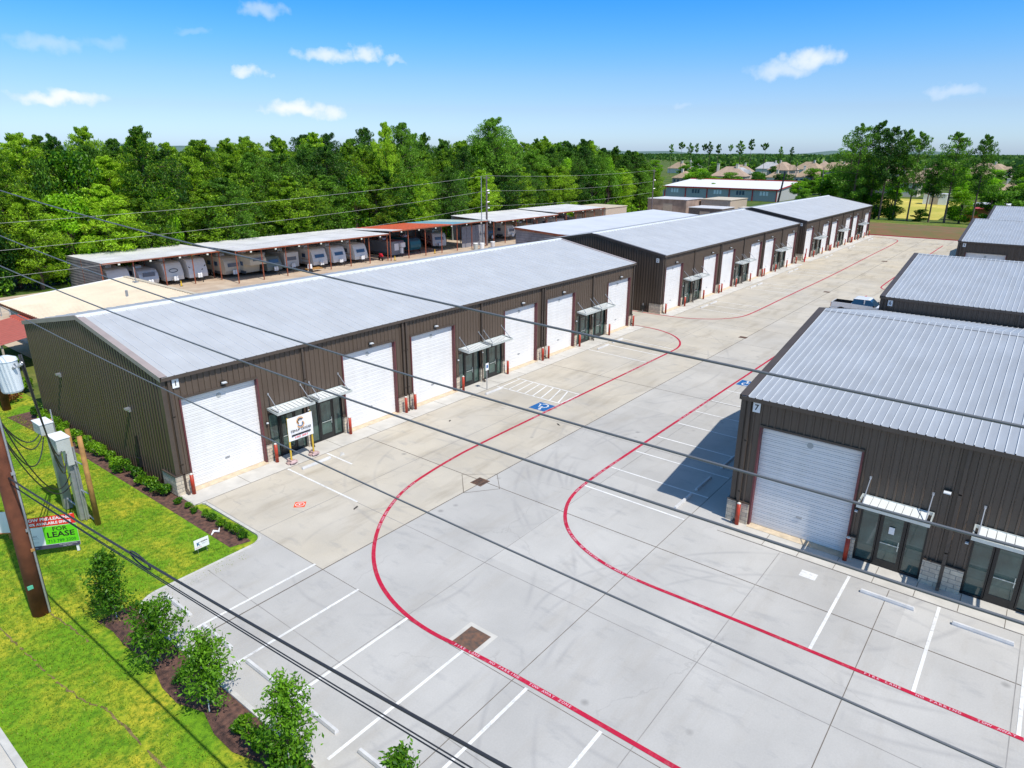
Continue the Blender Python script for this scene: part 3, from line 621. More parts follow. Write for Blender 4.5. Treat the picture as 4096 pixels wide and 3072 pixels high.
def warehouse(name, label, loc, rz, L, W, rise, bays, layout, number=None, num_face='front', trim=None, rib_roof=1.0, closures=True, ry=None):
    root = thing(name, label, 'building', loc, rz, 'metal warehouse buildings')
    doors, sfs, spouts, lights = [], [], [], []
    for i in range(bays):
        b = i*layout['pitch']
        doors += [(b+a, b+a+DOORW) for a in layout['doors']]; sfs += [(b+a, b+c) for a, c in layout['sf']]
        spouts += [b+a for a in layout['spouts']]; lights += [b+a for a in layout['lights']]
    ops = [(a, c, 0, DOORH+.1) for a, c in doors]+[(a, c, 0, 2.74) for a, c in sfs]
    # solid spans of the front at ground level get the stone base
    used = sorted([(a, c) for a, c in doors+sfs]); spans = []; x = 0.0
    for a, c in used:
        if a-x > .05: spans.append((x, a))
        x = max(x, c)
    if L-x > .05: spans.append((x, L))
    wl_ = MB(); ry = ry or W/2; zr = H+rise; hg = lambda y: H-.02+rise*(1-abs(y-ry)/ry); HB = H+rise-(W-ry)*rise/ry
    stone_ops = [(a, c, 0, 1.06) for a, c in spans]
    ribbed_wall(wl_, L, 0, lambda u: H-.02, lambda u, d, z: (u, -d, z), ops+stone_ops)
    ribbed_wall(wl_, W, 0.02, hg, lambda u, d, z: (-d, u, z), [(0, 1.2, 0, 1.06)], lambda a, b: profile(a, b, PER, .065, .125))
    ribbed_wall(wl_, W, 0.02, hg, lambda u, d, z: (L+d, u, z), [(0, 1.2, 0, 1.06)])
    ribbed_wall(wl_, L, 0.02, lambda u: HB-.02, lambda u, d, z: (u, W+d, z))
    for a, c in doors:                                               # reveals
        wl_.box(a-.001, .0, 0, a+.0, .2, DOORH+.1)
    wl_.build('wall', M_wall, root)
    for x0, x1 in ((-.055, .16), (L-.16, L+.055)):
        ex = x0 if x0 < 0 else x1-.012
        MB().box(x0, -.055, 1.08, x1, -.043, H-.05).box(ex, -.0429, 1.08, ex+.012, .17, H-.05).build('corner_trim', M_trim, root)
    for i_, (a, c) in enumerate(spans):
        if c-a < .12: continue
        st = MB(); cp = MB()
        if i_ == 0: st.box(-.13, -.13, .012, c-.02, .05, 1.03).box(-.13, .0501, .012, .018, 1.2, 1.03); cp.box(-.15, -.15, 1.03, c-.01, .05, 1.075).box(-.15, .0501, 1.03, .008, 1.22, 1.075)
        elif c > L-.01: st.box(a+.02, -.13, .012, L+.13, .05, 1.03).box(L-.018, .0501, .012, L+.13, 1.2, 1.03); cp.box(a+.01, -.15, 1.03, L+.15, .05, 1.075).box(L-.008, .0501, 1.03, L+.15, 1.22, 1.075)
        else: st.box(a+.02, -.13, .012, c-.02, .05, 1.03); cp.box(a+.01, -.15, 1.03, c-.01, .05, 1.075)
        so = st.build('stone_base', M_stone, root); cp.build('stone_cap', M_trim, so)
    dm = shared('door', lambda: door_bm(DOORW-.16, DOORH-.05).mesh('garage_door', M_door, ))
    def jf():
        return MB().box(0, -.07, 0, .08, .26, DOORH).mesh('door_jamb', M_jamb)
    for a, c in doors:
        d = link(dm, 'garage_door', root, (a+.08, .2, .03))
        link(shared('jamb', jf), 'door_jamb', d, (-.08, -.2, -.03)); link(shared('jamb', jf), 'door_jamb', d, (DOORW-.16, -.2, -.03))
        link(shared('stk', lambda: MB().tube([(DOORW/2-.08, -.026, DOORH-.42), (DOORW/2-.08, -.032, DOORH-.42)], .13, 14).mesh('door_sticker', mat('sticker_grey', (0.40, 0.42, 0.42), .5))), 'door_sticker', d).scale = (1, 1, 1)
        link(shared('hdl', lambda: MB().box(DOORW/2-.2, -.05, .95, DOORW/2+.04, -.022, 1.02).mesh('door_handle', M_galv)), 'door_handle', d)
        link(shared('thr', lambda: MB().box(.02, -.26, -.0, DOORW-.02, .24, .012).mesh('threshold', mat('threshold_concrete', (0.56, 0.46, 0.33), .85, var=.15))), 'threshold', d, (-.08, -.2, -.015))
        link(shared('head', lambda: MB().box(0, -.075, DOORH, DOORW, .26, DOORH+.1).mesh('door_head', M_trim)), 'door_head', d, (-.08, -.2, -.03))
    for a, c in sfs: storefront(root, a, c); canopy(root, a-.06, c+.06)
    for x_ in spouts:
        if x_ < L+.01: downspout(root, min(max(x_, .12), L-.12))
    for x_ in lights: wall_light(root, x_, layout['lz'])
    for a, c in sfs: wall_light(root, a-.16, 2.25).scale = (.45, .6, .9)
    # roof sheets
    th = math.atan2(rise, ry); ov = .20; rf = MB()
    pr = profile(-.02, L+.02, PER, .045, .245) if not closures else profile(-.02, L+.02, .61, .028, .55)
    def rp(u, d, s, side):
        y = -ov+(ry+ov)*s if side == 0 else W+ov-(W+ov-ry)*s
        return (u, y, H+.04+d+ry*math.tan(th)-abs(y-ry)*math.tan(th))
    for (a, da), (b, db) in zip(pr, pr[1:]):
        rib = da > .01 or db > .01
        for side in (0, 1):
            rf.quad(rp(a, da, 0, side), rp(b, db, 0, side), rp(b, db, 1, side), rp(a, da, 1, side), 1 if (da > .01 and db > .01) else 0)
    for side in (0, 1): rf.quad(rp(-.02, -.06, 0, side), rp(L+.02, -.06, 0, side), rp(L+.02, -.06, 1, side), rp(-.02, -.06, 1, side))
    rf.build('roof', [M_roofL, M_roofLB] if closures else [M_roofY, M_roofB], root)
    ztop = H+.04-ov*math.tan(th)+(ry+ov)*math.tan(th)
    rc = MB()
    for sgn in (-1, 1):
        hc = .05 if closures else .022; rc.quad((-.05, ry, ztop+hc), (L+.05, ry, ztop+hc), (L+.05, ry+sgn*.3, ztop+hc-.3*math.tan(th)), (-.05, ry+sgn*.3, ztop+hc-.3*math.tan(th)))
    rc.build('ridge_cap', M_roofB if closures else M_roofY, root)
    if closures:
        cl = MB(); y = ry-.33; z = ztop+.045-.33*math.tan(th); n = int(L/.61); comb = [(L, y+.05), (0, y+.05)]
        for k in range(n): comb += [(k*.61, y+.035), (k*.61+.08, y+.035), (k*.61+.08, y-.03), (k*.61+.40, y-.03), (k*.61+.40, y+.035)]
        cl.extrude(comb+[(L, y+.035)], z-.04, z+.006, plane='xy')
        cl.build('closure_strip', mat('closure_white', (0.78, 0.80, 0.82), 0.5), root)
    MB().box(-.06, -ov-.02, H-.17, L+.06, -.046, H+.0).build('gutter', M_trim, root); MB().box(-.06, W+.046, HB-.17, L+.06, W+ov+.02, HB).build('gutter', M_trim, root)
    tm = trim or M_trim
    for x0, x1 in ((-.10, .24), (L-.24, L+.10)):
        rt = MB()
        for side in (0, 1):
            p = [rp(x0, .045, 0, side), rp(x1, .045, 0, side), rp(x1, .045, 1, side), rp(x0, .045, 1, side)]
            xs = x0 if x0 < 0 else x1; rt.quad(*p)
            a, b = rp(xs, .045, 0, side), rp(xs, .045, 1, side); rt.quad(a, b, (b[0], b[1], b[2]-.24), (a[0], a[1], a[2]-.24))
            a, b = rp(x0 if x0 > 0 else x1, .045, 0, side), rp(x0 if x0 > 0 else x1, .045, 1, side); rt.quad(a, b, (b[0], b[1], b[2]-.05), (a[0], a[1], a[2]-.05))
        rt.build('rake_trim', tm, root)
    if number:
        if num_face == 'front': mt = Matrix.Translation((.64, -.075, 5.66)) @ Matrix.Rotation(R(90), 4, 'X')
        elif num_face == 'front_in': mt = Matrix.Translation((.64, -.075, 5.62)) @ Matrix.Rotation(R(90), 4, 'X')
        else: mt = Matrix.Translation((-.075, .58, 5.56)) @ Matrix.Rotation(R(-90), 4, 'Z') @ Matrix.Rotation(R(90), 4, 'X')
        mb = MB(); c = [mt @ Vector(v) for v in ((-.16, -.215, -.02), (.16, -.215, -.02), (.16, .215, -.02), (-.16, .215, -.02), (-.16, -.215, 0), (.16, -.215, 0), (.16, .215, 0), (-.16, .215, 0))]
        mb.hexa([tuple(v) for v in c]); ns_ = mb.build('number_sign', M_sign, root)
        mb = MB(); text_mb(number, .36, mt @ Matrix.Translation((0, 0, .004)), mb, bold=.006); mb.build('numeral', M_black, ns_)
    return root
LAY_A = dict(pitch=15.06, doors=(.68, 10.27), sf=((5.22, 7.48), (7.80, 10.05)), spouts=(.30, 7.64, 15.06), lights=(2.95, 12.45), lz=5.12)
LAY_B = dict(pitch=16.9, doors=(.88, 12.0), sf=((5.32, 7.74), (9.16, 11.58)), spouts=(.35, 8.45, 16.9), lights=(8.05,), lz=4.06)
WA = 17.4
b1 = warehouse('warehouse_building', 'nearest left dark bronze metal warehouse marked 1 with white garage doors', (0, 0, 0), 0, 45.2, WA, 1.6, 3, LAY_A, '1', trim=M_trimL)
b2 = warehouse('warehouse_building', 'middle left dark metal warehouse marked 2 beyond the gap', (51.38, 0, 0), 0, 45.2, WA, 1.6, 3, LAY_A, '2', 'gable')
b3 = warehouse('warehouse_building', 'farthest left dark metal warehouse marked 3 near the tall pines', (100.28, 0, 0), 0, 45.2, WA, 1.6, 3, LAY_A, '3', 'gable')
WB = 23.6; BL = 50.7
b7 = warehouse('warehouse_building', 'right foreground metal warehouse marked 7 with bluish ribbed roof', (14.87, -22.0, 0), R(-90), BL, 27.2, 1.95, 3, LAY_B, '7', rib_roof=1.5, closures=False, ry=10.8)
b6 = warehouse('warehouse_building', 'right metal warehouse marked 6 directly behind building 7', (42.73, -22.0, 0), R(-90), BL, WB, 1.84, 3, LAY_B, '6', rib_roof=1.5, closures=False)
b5 = warehouse('warehouse_building', 'right metal warehouse marked 5 beyond the parked pickup', (86.15, -22.0, 0), R(-90), BL, WB, 1.84, 3, LAY_B, '5', rib_roof=1.5, closures=False)
b4 = warehouse('warehouse_building', 'farthest right metal warehouse whose roof shows above building 5', (116.75, -22.0, 0), R(-90), BL, WB, 1.84, 3, LAY_B, None, rib_roof=1.5, closures=False)
for nm, x, y in (('side_light', 0, 12.9), ('side_light', 0, 3.9)):
    MB().box(-.16, y-.12, 3.5, -.05, y+.12, 3.72).box(-.30, y-.10, 3.62, -.16, y+.10, 3.72).build('wall_light', M_galv, b1)
# pipes and meters on the side of building 1
MB().tube([(-.1, 3.7, .0), (-.1, 3.7, 2.2)], .05, 8).box(-.22, 3.55, .5, -.05, 3.85, 1.0).build('electric_meter', M_frame, b1)

# ------------------------------------------------------------------ bollards
def bol_mesh():
    return (MB().tube([(0, 0, 0), (0, 0, 1.08)], .09, 16).mesh('post', M_bred, True), MB().tube([(0, 0, 1.08), (0, 0, 1.12), (0, 0, 1.15)], [.09, .07, .02], 16).mesh('cap', M_bcap, True), MB().tube([(0, 0, -.02), (0, 0, .02)], .17, 14).mesh('footing', M_walk))
bm_ = bol_mesh()
def bollard(x, y, label):
    t = thing('bollard', label, 'bollard', (x, y, 0), 0, 'red bollards guarding the garage doors')
    for m_, n_ in zip(bm_, ('post', 'cap', 'footing')): link(m_, n_, t)
    return t
POSX = ['left of the first garage door', 'right of the first garage door', 'left of the second garage door', 'right of the second garage door', 'left of the third garage door', 'right of the third garage door', 'left of the fourth garage door', 'right of the fourth garage door', 'left of the fifth garage door', 'right of the fifth garage door', 'left of the sixth garage door', 'right of the sixth garage door']
BN = {1: 'nearest left warehouse', 2: 'middle left warehouse', 3: 'farthest left warehouse'}
for num, b0 in ((1, 0), (2, 51.38), (3, 100.28)):
    i = 0
    for k in range(3):
        for dx in (.5, 5.18, 10.2, 14.75):
            bollard(b0+15.06*k+dx, -.46, 'red bollard %s of the %s' % (POSX[i], BN[num])); i += 1
for k, y in enumerate((-22.5, -27.1)): bollard(14.5, y, 'red bollard with pale cap %s end of building 7 garage door' % ('beside the left' if k == 0 else 'beside the right'))
bollard(85.7, -22.5, 'red bollard at the front corner of building 5')
# ------------------------------------------------------------------ wheel stops
def stop_mesh():
    mb = MB(); a = .92; w, h = .075, .13
    mb.add([(-a, -w, 0), (a, -w, 0), (a, w, 0), (-a, w, 0), (-a+.02, -w*.6, h), (a-.02, -w*.6, h), (a-.02, w*.6, h), (-a+.02, w*.6, h), (-a, -w, .05), (a, -w, .05), (a, w, .05), (-a, w, .05)],
           [(0, 3, 2, 1), (4, 5, 6, 7), (0, 1, 9, 8), (8, 9, 5, 4), (1, 2, 10, 9), (9, 10, 6, 5), (2, 3, 11, 10), (10, 11, 7, 6), (3, 0, 8, 11), (11, 8, 4, 7)]); return mb.mesh('wheel_stop', M_stop)
sm = stop_mesh()
def wstop(x, y, rz, label): return tag(link(sm, 'wheel_stop', None, (x, y, .001), rz), label, 'wheel stop', 'concrete wheel stops')
for i, y in enumerate((-8.45, -11.2, -14.05, -16.9, -19.75, -22.5)): wstop(-4.32, y, R(90), 'concrete wheel stop in the %s bay from the lawn corner along the saplings' % ordn(i))
wstop(6.4, -2.28, 0, 'concrete wheel stop in front of the banner stand'); wstop(21.55, -2.2, 0, 'concrete wheel stop at the foot of the parking sign post')
wstop(36.4, -2.18, 0, 'left one of two wheel stops by the last shop fronts of building 1'); wstop(39.0, -2.12, 0, 'right one of two wheel stops by the last shop fronts of building 1')
wstop(12.62, -29.05, R(90), 'long wheel stop in the first bay of building 7'); wstop(12.62, -32.1, R(90), 'wheel stop at the right frame edge before building 7')
wstop(14.95, -19.68, 0, 'sunlit wheel stop beside the corner of building 7')
wstop(17.35, -19.68, 0, 'wheel stop half in the shadow of building 7')
wstop(20.6, -19.68, 0, 'wheel stop wholly in the shadow beside building 7')
for num, b0 in ((2, 51.38), (3, 100.28)):
    for k in range(3):
        for j, dx in enumerate((6.35, 8.85)):
            wstop(b0+15.06*k+dx, -2.25, 0, '%s wheel stop of the %s shop front pair at the %s' % (('left', 'right')[j], ordn(k), BN[num]))

# ------------------------------------------------------------------ signs and stands in front of building 1
t = thing('parking_sign', 'thin post with a small white parking sign before building 1', 'sign', (21.55, -1.53, 0))
MB().box(-.025, -.02, 0, .025, .02, 1.95).build('post', M_galv, t)
s_ = MB().box(-.16, -.035, 1.45, .16, -.021, 1.97).build('sign_plate', M_sign, t); MB().box(-.09, -.04, 1.62, .09, -.0351, 1.84).build('symbol', M_blue, s_)
t = thing('banner_stand', 'white banner with swirl logo on yellow posts before the first shop fronts', 'sign', (0, -1.15, 0))
for x in (5.62, 7.05):
    MB().tube([(x, 0, .05), (x, 0, 2.6)], .05, 8).build('post', mat('yellow_post', (0.62, 0.42, 0.04), 0.5, var=0.15), t)
    MB().box(x-.3, -.12, .012, x+.3, .12, .1).box(x-.12, -.28, .1, x+.12, .28, .2).build('ballast_base', mat('ballast', (0.42, 0.30, 0.28), 0.9, var=0.4, vscale=8), t)
    bag = MB().tube([(x-.22, -.22, .1), (x-.05, -.3, .17), (x+.18, -.2, .1)], [.07, .1, .06], 8).build('sandbag', mat('sandbag_cloth', (0.50, 0.36, 0.36), 0.9, var=0.3), t)
mb = MB(); nx = 14; grid = {}
for i in range(nx+1):
    for j in range(9):
        a, b = i/nx, j/8; x = 5.56+1.54*a; z = 1.28+1.32*b; y = -.07+.018*math.sin(a*9+b*4)*math.sin(b*3.1)+.012*math.sin(a*17)
        grid[i, j] = len(mb.v); mb.v.append((x, y, z))
for i in range(nx):
    for j in range(8): mb.f.append([grid[i, j], grid[i+1, j], grid[i+1, j+1], grid[i, j+1]]); mb.m.append(0)
cl = mb.build('banner_cloth', mat('banner_vinyl', (0.80, 0.80, 0.82), 0.5), t, smooth=True)
mt = Matrix.Translation((6.33, -.105, 1.95)) @ Matrix.Rotation(R(90), 4, 'X')
mb = MB(); text_mb('TENUP CIOSAE', .19, mt @ Matrix.Translation((0, -.14, 0)), mb, bold=.003); text_mb('0 94 8   2645 9', .13, mt @ Matrix.Translation((0, -.53, 0)), mb, 2, bold=.004)
for a, b in ((-.6, .6),): mb.add([mt @ Vector(v) for v in ((a, -.42, 0), (b, -.42, 0), (b, -.33, 0), (a, -.33, 0))], [(0, 1, 2, 3)], 0)
def ring2(cx, cy, r0, a0, a1, w, mi, sx=1.0):
    for k in range(10):
        q = [R(a0+(a1-a0)*(k+e)/10) for e in (0, 1)]
        P4 = [(cx+sx*(r0-w/2)*math.cos(q[0]), cy+(r0-w/2)*math.sin(q[0])), (cx+sx*(r0+w/2)*math.cos(q[0]), cy+(r0+w/2)*math.sin(q[0])), (cx+sx*(r0+w/2)*math.cos(q[1]), cy+(r0+w/2)*math.sin(q[1])), (cx+sx*(r0-w/2)*math.cos(q[1]), cy+(r0-w/2)*math.sin(q[1]))]
        mb.add([mt @ Vector((x, y, 0)) for x, y in P4], [(0, 1, 2, 3)], mi)
ring2(0, .36, .19, 20, 250, .045, 1, 1.1); ring2(0, .32, .13, 40, 230, .05, 0, 1.2); ring2(.02, .13, .17, -170, 60, .045, 1, 1.2); ring2(.0, .17, .12, -160, 40, .045, 3, 1.3)
mb.build('lettering', [M_black, mat('logo_orange', (0.75, 0.38, 0.10), 0.5), mat('print_red', (0.75, 0.05, 0.09), 0.5), mat('logo_blue', (0.09, 0.16, 0.30), 0.5)], cl)

def panel_sign(name, label, p0, p1, z0, z1, name_panel='panel'):
    """sign panel between ground points p0 and p1; returns thing, matrix (x along, y up) and width"""
    d = Vector((p1[0]-p0[0], p1[1]-p0[1], 0)); w = d.length; ang = math.atan2(d.y, d.x)
    t = thing(name, label, 'sign', (p0[0], p0[1], 0), ang)
    return t, w
# big lease sign
t, w = panel_sign('lease_sign', 'large white and lime green FOR LEASE board behind the brown pole', (-6.6, -.46), (-5.0, -1.57), .3, 1.3)
for x in (.12, w-.18): MB().box(x, .0, 0, x+.09, .09, 1.75).build('post', M_sign, t)
XF = Matrix.Rotation(R(90), 4, 'X'); yy = -.03
pn = MB().box(0, yy, .30, w, 0, 1.32).build('board', M_sign, t)
mb = MB().box(w*.37, yy-.004, .49, w, yy-.001, 1.32); mb.build('green_field', mat('lime_green', (0.13, 0.62, 0.01), 0.5), pn)
mb = MB().box(0, yy-.004, .30, w, yy-.001, .47); mb.build('dark_strip', mat('slate_strip', (0.07, 0.06, 0.11), 0.5), pn)
L_ = MB(); X2 = lambda x, z: Matrix.Translation((x, yy-.007, z)) @ XF
text_mb('FOR', .26, X2(w*.68, 1.17), L_, bold=.004, xs=1.1); text_mb('LEASE', .34, X2(w*.68, .91), L_, bold=.008, xs=1.15); text_mb('713 789 2200', .19, X2(w*.68, .62), L_, 1, bold=.003, xs=.98)
text_mb('LARK', .13, X2(w*.17, .92), L_, 2); text_mb('COMMERCIAL', .06, X2(w*.17, .82), L_, 2); text_mb('REAL ESTATE', .05, X2(w*.17, .64), L_, 2)
text_mb('FOR MORE INFORMATION', .055, X2(w*.78, .42), L_, 3); text_mb('CALL TODAY', .055, X2(w*.76, .35), L_, 3); text_mb('LEASING', .07, X2(w*.14, .38), L_, 3)
L_.build('lettering', [M_black, mat('dark_green_print', (0.01, 0.16, 0.02), 0.5), mat('grey_print', (0.30, 0.31, 0.33), 0.5), M_sign], pn)
rb = MB().box(-.05, -.03, 1.35, w+.0, -.005, 1.78).build('red_banner', mat('banner_red', (0.80, 0.03, 0.02), 0.5, var=0.1), t)
L_ = MB(); text_mb('NOW PRE-LEASING', .185, X2(w*.5, 1.67), L_, bold=.006, xs=1.05); text_mb('100% AVAILABLE SPACE', .16, X2(w*.5, 1.47), L_, bold=.006, xs=.98); L_.build('lettering', M_sign, rb)
# board at the left frame edge
t, w = panel_sign('yard_board', 'plain white board at the left frame edge near the brown pole', (-7.4, 2.6), (-6.55, 1.7), .4, 1.3)
MB().box(0, -.03, .35, w, 0, 1.35).build('board', M_sign, t); MB().box(0, -.035, .3, w, .005, .349).build('orange_edge', mat('orange_edge', (0.6, 0.2, 0.05), 0.6), t)
for x in (.06, w-.12): MB().box(x, .001, 0, x+.06, .06, 1.3).build('post', M_tan_wood, t)
# small yard sign
t, w = panel_sign('yard_sign', 'small white yard sign with blue logo on the lawn corner', (-2.2, -5.72), (-1.58, -5.74), .25, .62)
pn = MB().box(0, -.008, .25, w, .008, .68).build('panel', M_sign, t)
for x in (.12, w-.12): MB().tube([(x, 0, 0), (x, 0, .26)], .008, 6).build('wire_leg', M_galv, t)
L_ = MB(); M3 = Matrix.Translation((.17, -.011, .46)) @ XF
text_mb('K', .20, M3, L_, bold=.012); text_mb('LEASING', .075, Matrix.Translation((.42, -.011, .53)) @ XF, L_, 1, bold=.003); text_mb('REALTY', .055, Matrix.Translation((.42, -.011, .43)) @ XF, L_, 0); L_.add([(.03, -.011, .30), (.3, -.011, .30), (.3, -.011, .33), (.03, -.011, .33)], [(0, 1, 2, 3)], 2)
L_.build('logo', [mat('logo_navy', (0.03, 0.12, 0.25), 0.5), M_black, mat('pale_pink', (0.7, 0.4, 0.5), 0.5)], pn)

# ------------------------------------------------------------------ utility poles, service rack, cables
PX, PY = -7.62, -4.85
t = thing('utility_pole', 'thick brown utility pole on the lawn at the left edge', 'utility pole', (PX, PY, 0))
pole = MB().tube([(0, 0, -.1), (0, 0, 4), (0, 0, 9), (0, 0, 16)], [.29, .265, .235, .19], 20).build('pole_shaft', M_wood, t, smooth=True)
MB().tube([(.20, -.26, 0), (.19, -.25, 3.0), (.17, -.22, 10.5)], .035, 8).build('riser_pipe', M_galv, t)
MB().tube([(.29, -.03, 0), (.24, -.03, 9)], .02, 6).build('ground_wire', M_cable, t)
MB().box(-1.3, -.06, 13.9, 1.3, .06, 14.05).box(-1.1, -.06, 12.6, 1.1, .06, 12.75).build('cross_arm', M_wood, t)
for k, z in enumerate((2.6, 3.4, 5.6)): MB().box(.1, -.30, z, .22, -.24, z+.10).build('pole_tag', M_galv if k else M_tan_wood, t)
MB().box(-.27, -.30, 1.2, -.1, -.235, 1.33).build('pole_tag', mat('green_tag', (0.1, 0.45, 0.3), 0.5), t)
# transformer
dx, dy = .66, -.80
tr = thing('transformer_can', 'pale grey pole transformer with black leads at left edge', 'transformer', (PX+dx*.93, PY+dy*.93, 8.6))
MB().tube([(0, 0, 0), (0, 0, .06), (0, 0, 1.05)], [.28, .31, .31], 24).build('tank', mat('transformer_paint', (0.66, 0.71, 0.73), 0.35, var=0.04), tr, smooth=False)
MB().tube([(0, 0, 1.05), (0, 0, 1.12), (0, 0, 1.2)], [.33, .30, .12], 24).build('lid', mat('transformer_lid', (0.74, 0.78, 0.80), 0.35), tr)
MB().box(-dx*.6-.05, -dy*.6-.2, .5, -dx*.6+.05, -dy*.6+.1, .6).tube([(-dx*.8, -dy*.8, .55), (0, 0, .55)], .05, 8).build('bracket', M_galv, tr)
for a in (-25, 10, 40):
    c_, s2 = math.cos(R(a-50)), math.sin(R(a-50)); MB().tube([(c_*.30, s2*.30, .82), (c_*.42, s2*.42, .90), (c_*.42, s2*.42, 1.0)], [.05, .055, .03], 8).build('bushing', M_galv, tr)
# second pole behind
t = thing('utility_pole', 'brown utility pole farther back beside the far corner of building 1', 'utility pole', (-1.25, 20.4, 0))
MB().tube([(0, 0, -.1), (0, 0, 12.5)], [.24, .17], 14).build('pole_shaft', M_wood, t, smooth=True)
MB().box(-1.1, -.05, 11.6, 1.1, .05, 11.72).build('cross_arm', M_wood, t)
# service rack: grey risers with boxes, wooden posts
t = thing('service_rack', 'rack of grey electrical boxes on tall risers and wooden posts', 'electrical rack', (-3.9, 1.8, 0))
MB().box(-.18, .95, 0, .14, 1.27, 4.0).build('riser_duct', M_galv, t)
MB().box(-.14, -.70, 0, .12, -.40, 3.5).build('riser_duct', M_galv, t)
MB().tube([(.16, -.75, 0), (.16, -.75, 3.6)], .05, 8).tube([(.05, -.82, 0), (.05, -.82, 3.2)], .04, 8).build('conduit', M_galv, t)
MB().box(-.50, .70, 3.95, .02, 1.62, 4.45).build('meter_box', M_grey, t); MB().box(-.53, .67, 4.45, .05, 1.65, 4.485).build('box_lid', M_sign, t)
MB().box(-.48, -.92, 3.6, .06, .05, 4.15).build('meter_box', M_grey, t); MB().box(-.51, -.95, 4.15, .09, .08, 4.185).build('box_lid', M_sign, t)
MB().box(-.2, -.92, 2.85, .06, -.45, 3.6).build('meter_box', M_grey, t)
for z in (1.55, 3.0): MB().tube([(.05, -.7, z), (.28, -1.55, z-.15)], .03, 6).build('strut', M_galv, t)
MB().tube([(0, 1.0, .5), (0, -.6, .5)], .04, 6).tube([(.22, -.1, .15), (.22, -1.5, .1)], .03, 6).build('strut', M_galv, t)
MB().tube([(.1, .9, 3.3), (.1, .9, 5.0)], .03, 6).build('mast', M_galv, t)
for x, y, h in ((.24, -1.57, 4.3), (.24, -.25, 4.3), (.24, 1.65, 4.3)): MB().tube([(x, y, -.05), (x, y, h)], [.125, .10], 12).build('wood_post', M_tan_wood, t, smooth=True)
def catenary(p0, p1, sag, n=24):
    out = []
    for i in range(n+1):
        t_ = i/n; out.append((p0[0]+(p1[0]-p0[0])*t_, p0[1]+(p1[1]-p0[1])*t_, p0[2]+(p1[2]-p0[2])*t_-sag*4*t_*(1-t_)))
    return out
def cable(label, pts, rad, m=None, group='power and telephone cables', name='overhead_cable'):
    return tag(MB().tube(pts, rad, 6).build(name, m or M_cableg, smooth=True), label, 'cable', group)
def polyz(ys_zs, n=40):
    """smooth curve z(y) through fitted quadratic, extended"""
    ys = np.array([a for a, b in ys_zs]); zs = np.array([b for a, b in ys_zs]); c = np.polyfit(ys, zs, 2); return lambda y: float(np.polyval(c, y))
W1 = polyz([(-11.0, 15.13), (-20.2, 14.59), (-23.3, 14.45), (-26, 14.35), (-27.7, 14.3), (-29.1, 14.28), (-30.3, 14.27), (-31.4, 14.25)])
W2 = polyz([(-10.2, 13.99), (-16.4, 13.62), (-21.7, 13.4), (-24.9, 13.34), (-27.2, 13.31), (-29.5, 13.32), (-31.6, 13.34)])
W3 = polyz([(-9.62, 13.17), (-16.3, 12.88), (-19.35, 12.77), (-22.9, 12.74), (-26.4, 12.7), (-28.9, 12.71), (-31.7, 12.74)])
W4 = polyz([(-8.77, 11.97), (-14.4, 11.73), (-21.3, 11.47), (-23.4, 11.47), (-26.8, 11.41), (-28.2, 11.42), (-31.8, 11.41)])
W5 = polyz([(-4.17, 5.45), (-10.5, 6.02), (-14.1, 6.33), (-17.2, 6.70), (-19.8, 6.99), (-24.6, 7.59), (-26.8, 7.88)])
W6 = polyz([(-4.0, 5.2), (-11.8, 5.94), (-16.2, 6.33), (-18.9, 6.57), (-22.5, 7.03), (-26.2, 7.41)])
for fn, rad, lab, m in ((W1, .0125, 'topmost grey power cable crossing the warehouse roofs', None), (W2, .0125, 'second grey power cable from the top', None), (W3, .014, 'third grey power cable from the top', None), (W4, .0125, 'lowest of the four long grey power cables', None)):
    ys = np.linspace(-4.85, -50, 46); cable(lab, [(PX+.02, y, fn(y)) for y in ys], rad, m)
ys = np.linspace(-4.85, -36, 34)
cable('thick black telephone cable sagging low over the saplings', [(PX+.02, y, W5(y)) for y in ys], .032, M_cable)
cable('upper thin black cable just under the thick telephone cable', [(PX+.02, y, W6(y)) for y in ys], .014, M_cable)
cable('lower thin black cable just under the thick telephone cable', [(PX+.02, y, W6(y)-.012-.003*(-y)) for y in ys], .014, M_cable)
tag(MB().tube([(PX+.02+.16*math.cos(a)*.0, -15.1+.55*math.cos(a), W5(-15.1)-.04+.13*math.sin(a)) for a in [k*math.pi/10 for k in range(21)]], .022, 6).build('cable_coil', M_cable, smooth=True), 'small black coil hanging on the thick telephone cable', 'cable coil')
drops = [((PX+.95, PY-.95, 9.8), (-4.05, 1.0, 3.45), 3.4), ((PX+.95, PY-.9, 9.75), (-4.1, 1.3, 3.6), 2.6), ((PX+1.0, PY-.98, 9.8), (-4.1, 1.2, 2.9), 3.2), ((PX+.1, PY, 8.2), (-4.05, 1.1, 2.4), 3.0), ((PX+.1, PY, 8.0), (-4.3, 2.8, 3.9), 1.8), ((PX+.1, PY, 7.8), (-4.3, 3.1, 3.9), 1.2), ((PX+.1, PY, 7.2), (-4.1, 1.0, 2.0), 2.2), ((PX+.1, PY, 7.4), (-4.3, 2.7, 3.8), 2.5)]
for i, (a, b, s_) in enumerate(drops): cable('%s black service lead from the transformer pole to the grey boxes' % ordn(i), catenary(a, b, s_*.6, 18), .025, M_cable, 'service leads looping down to the rack', 'service_lead')

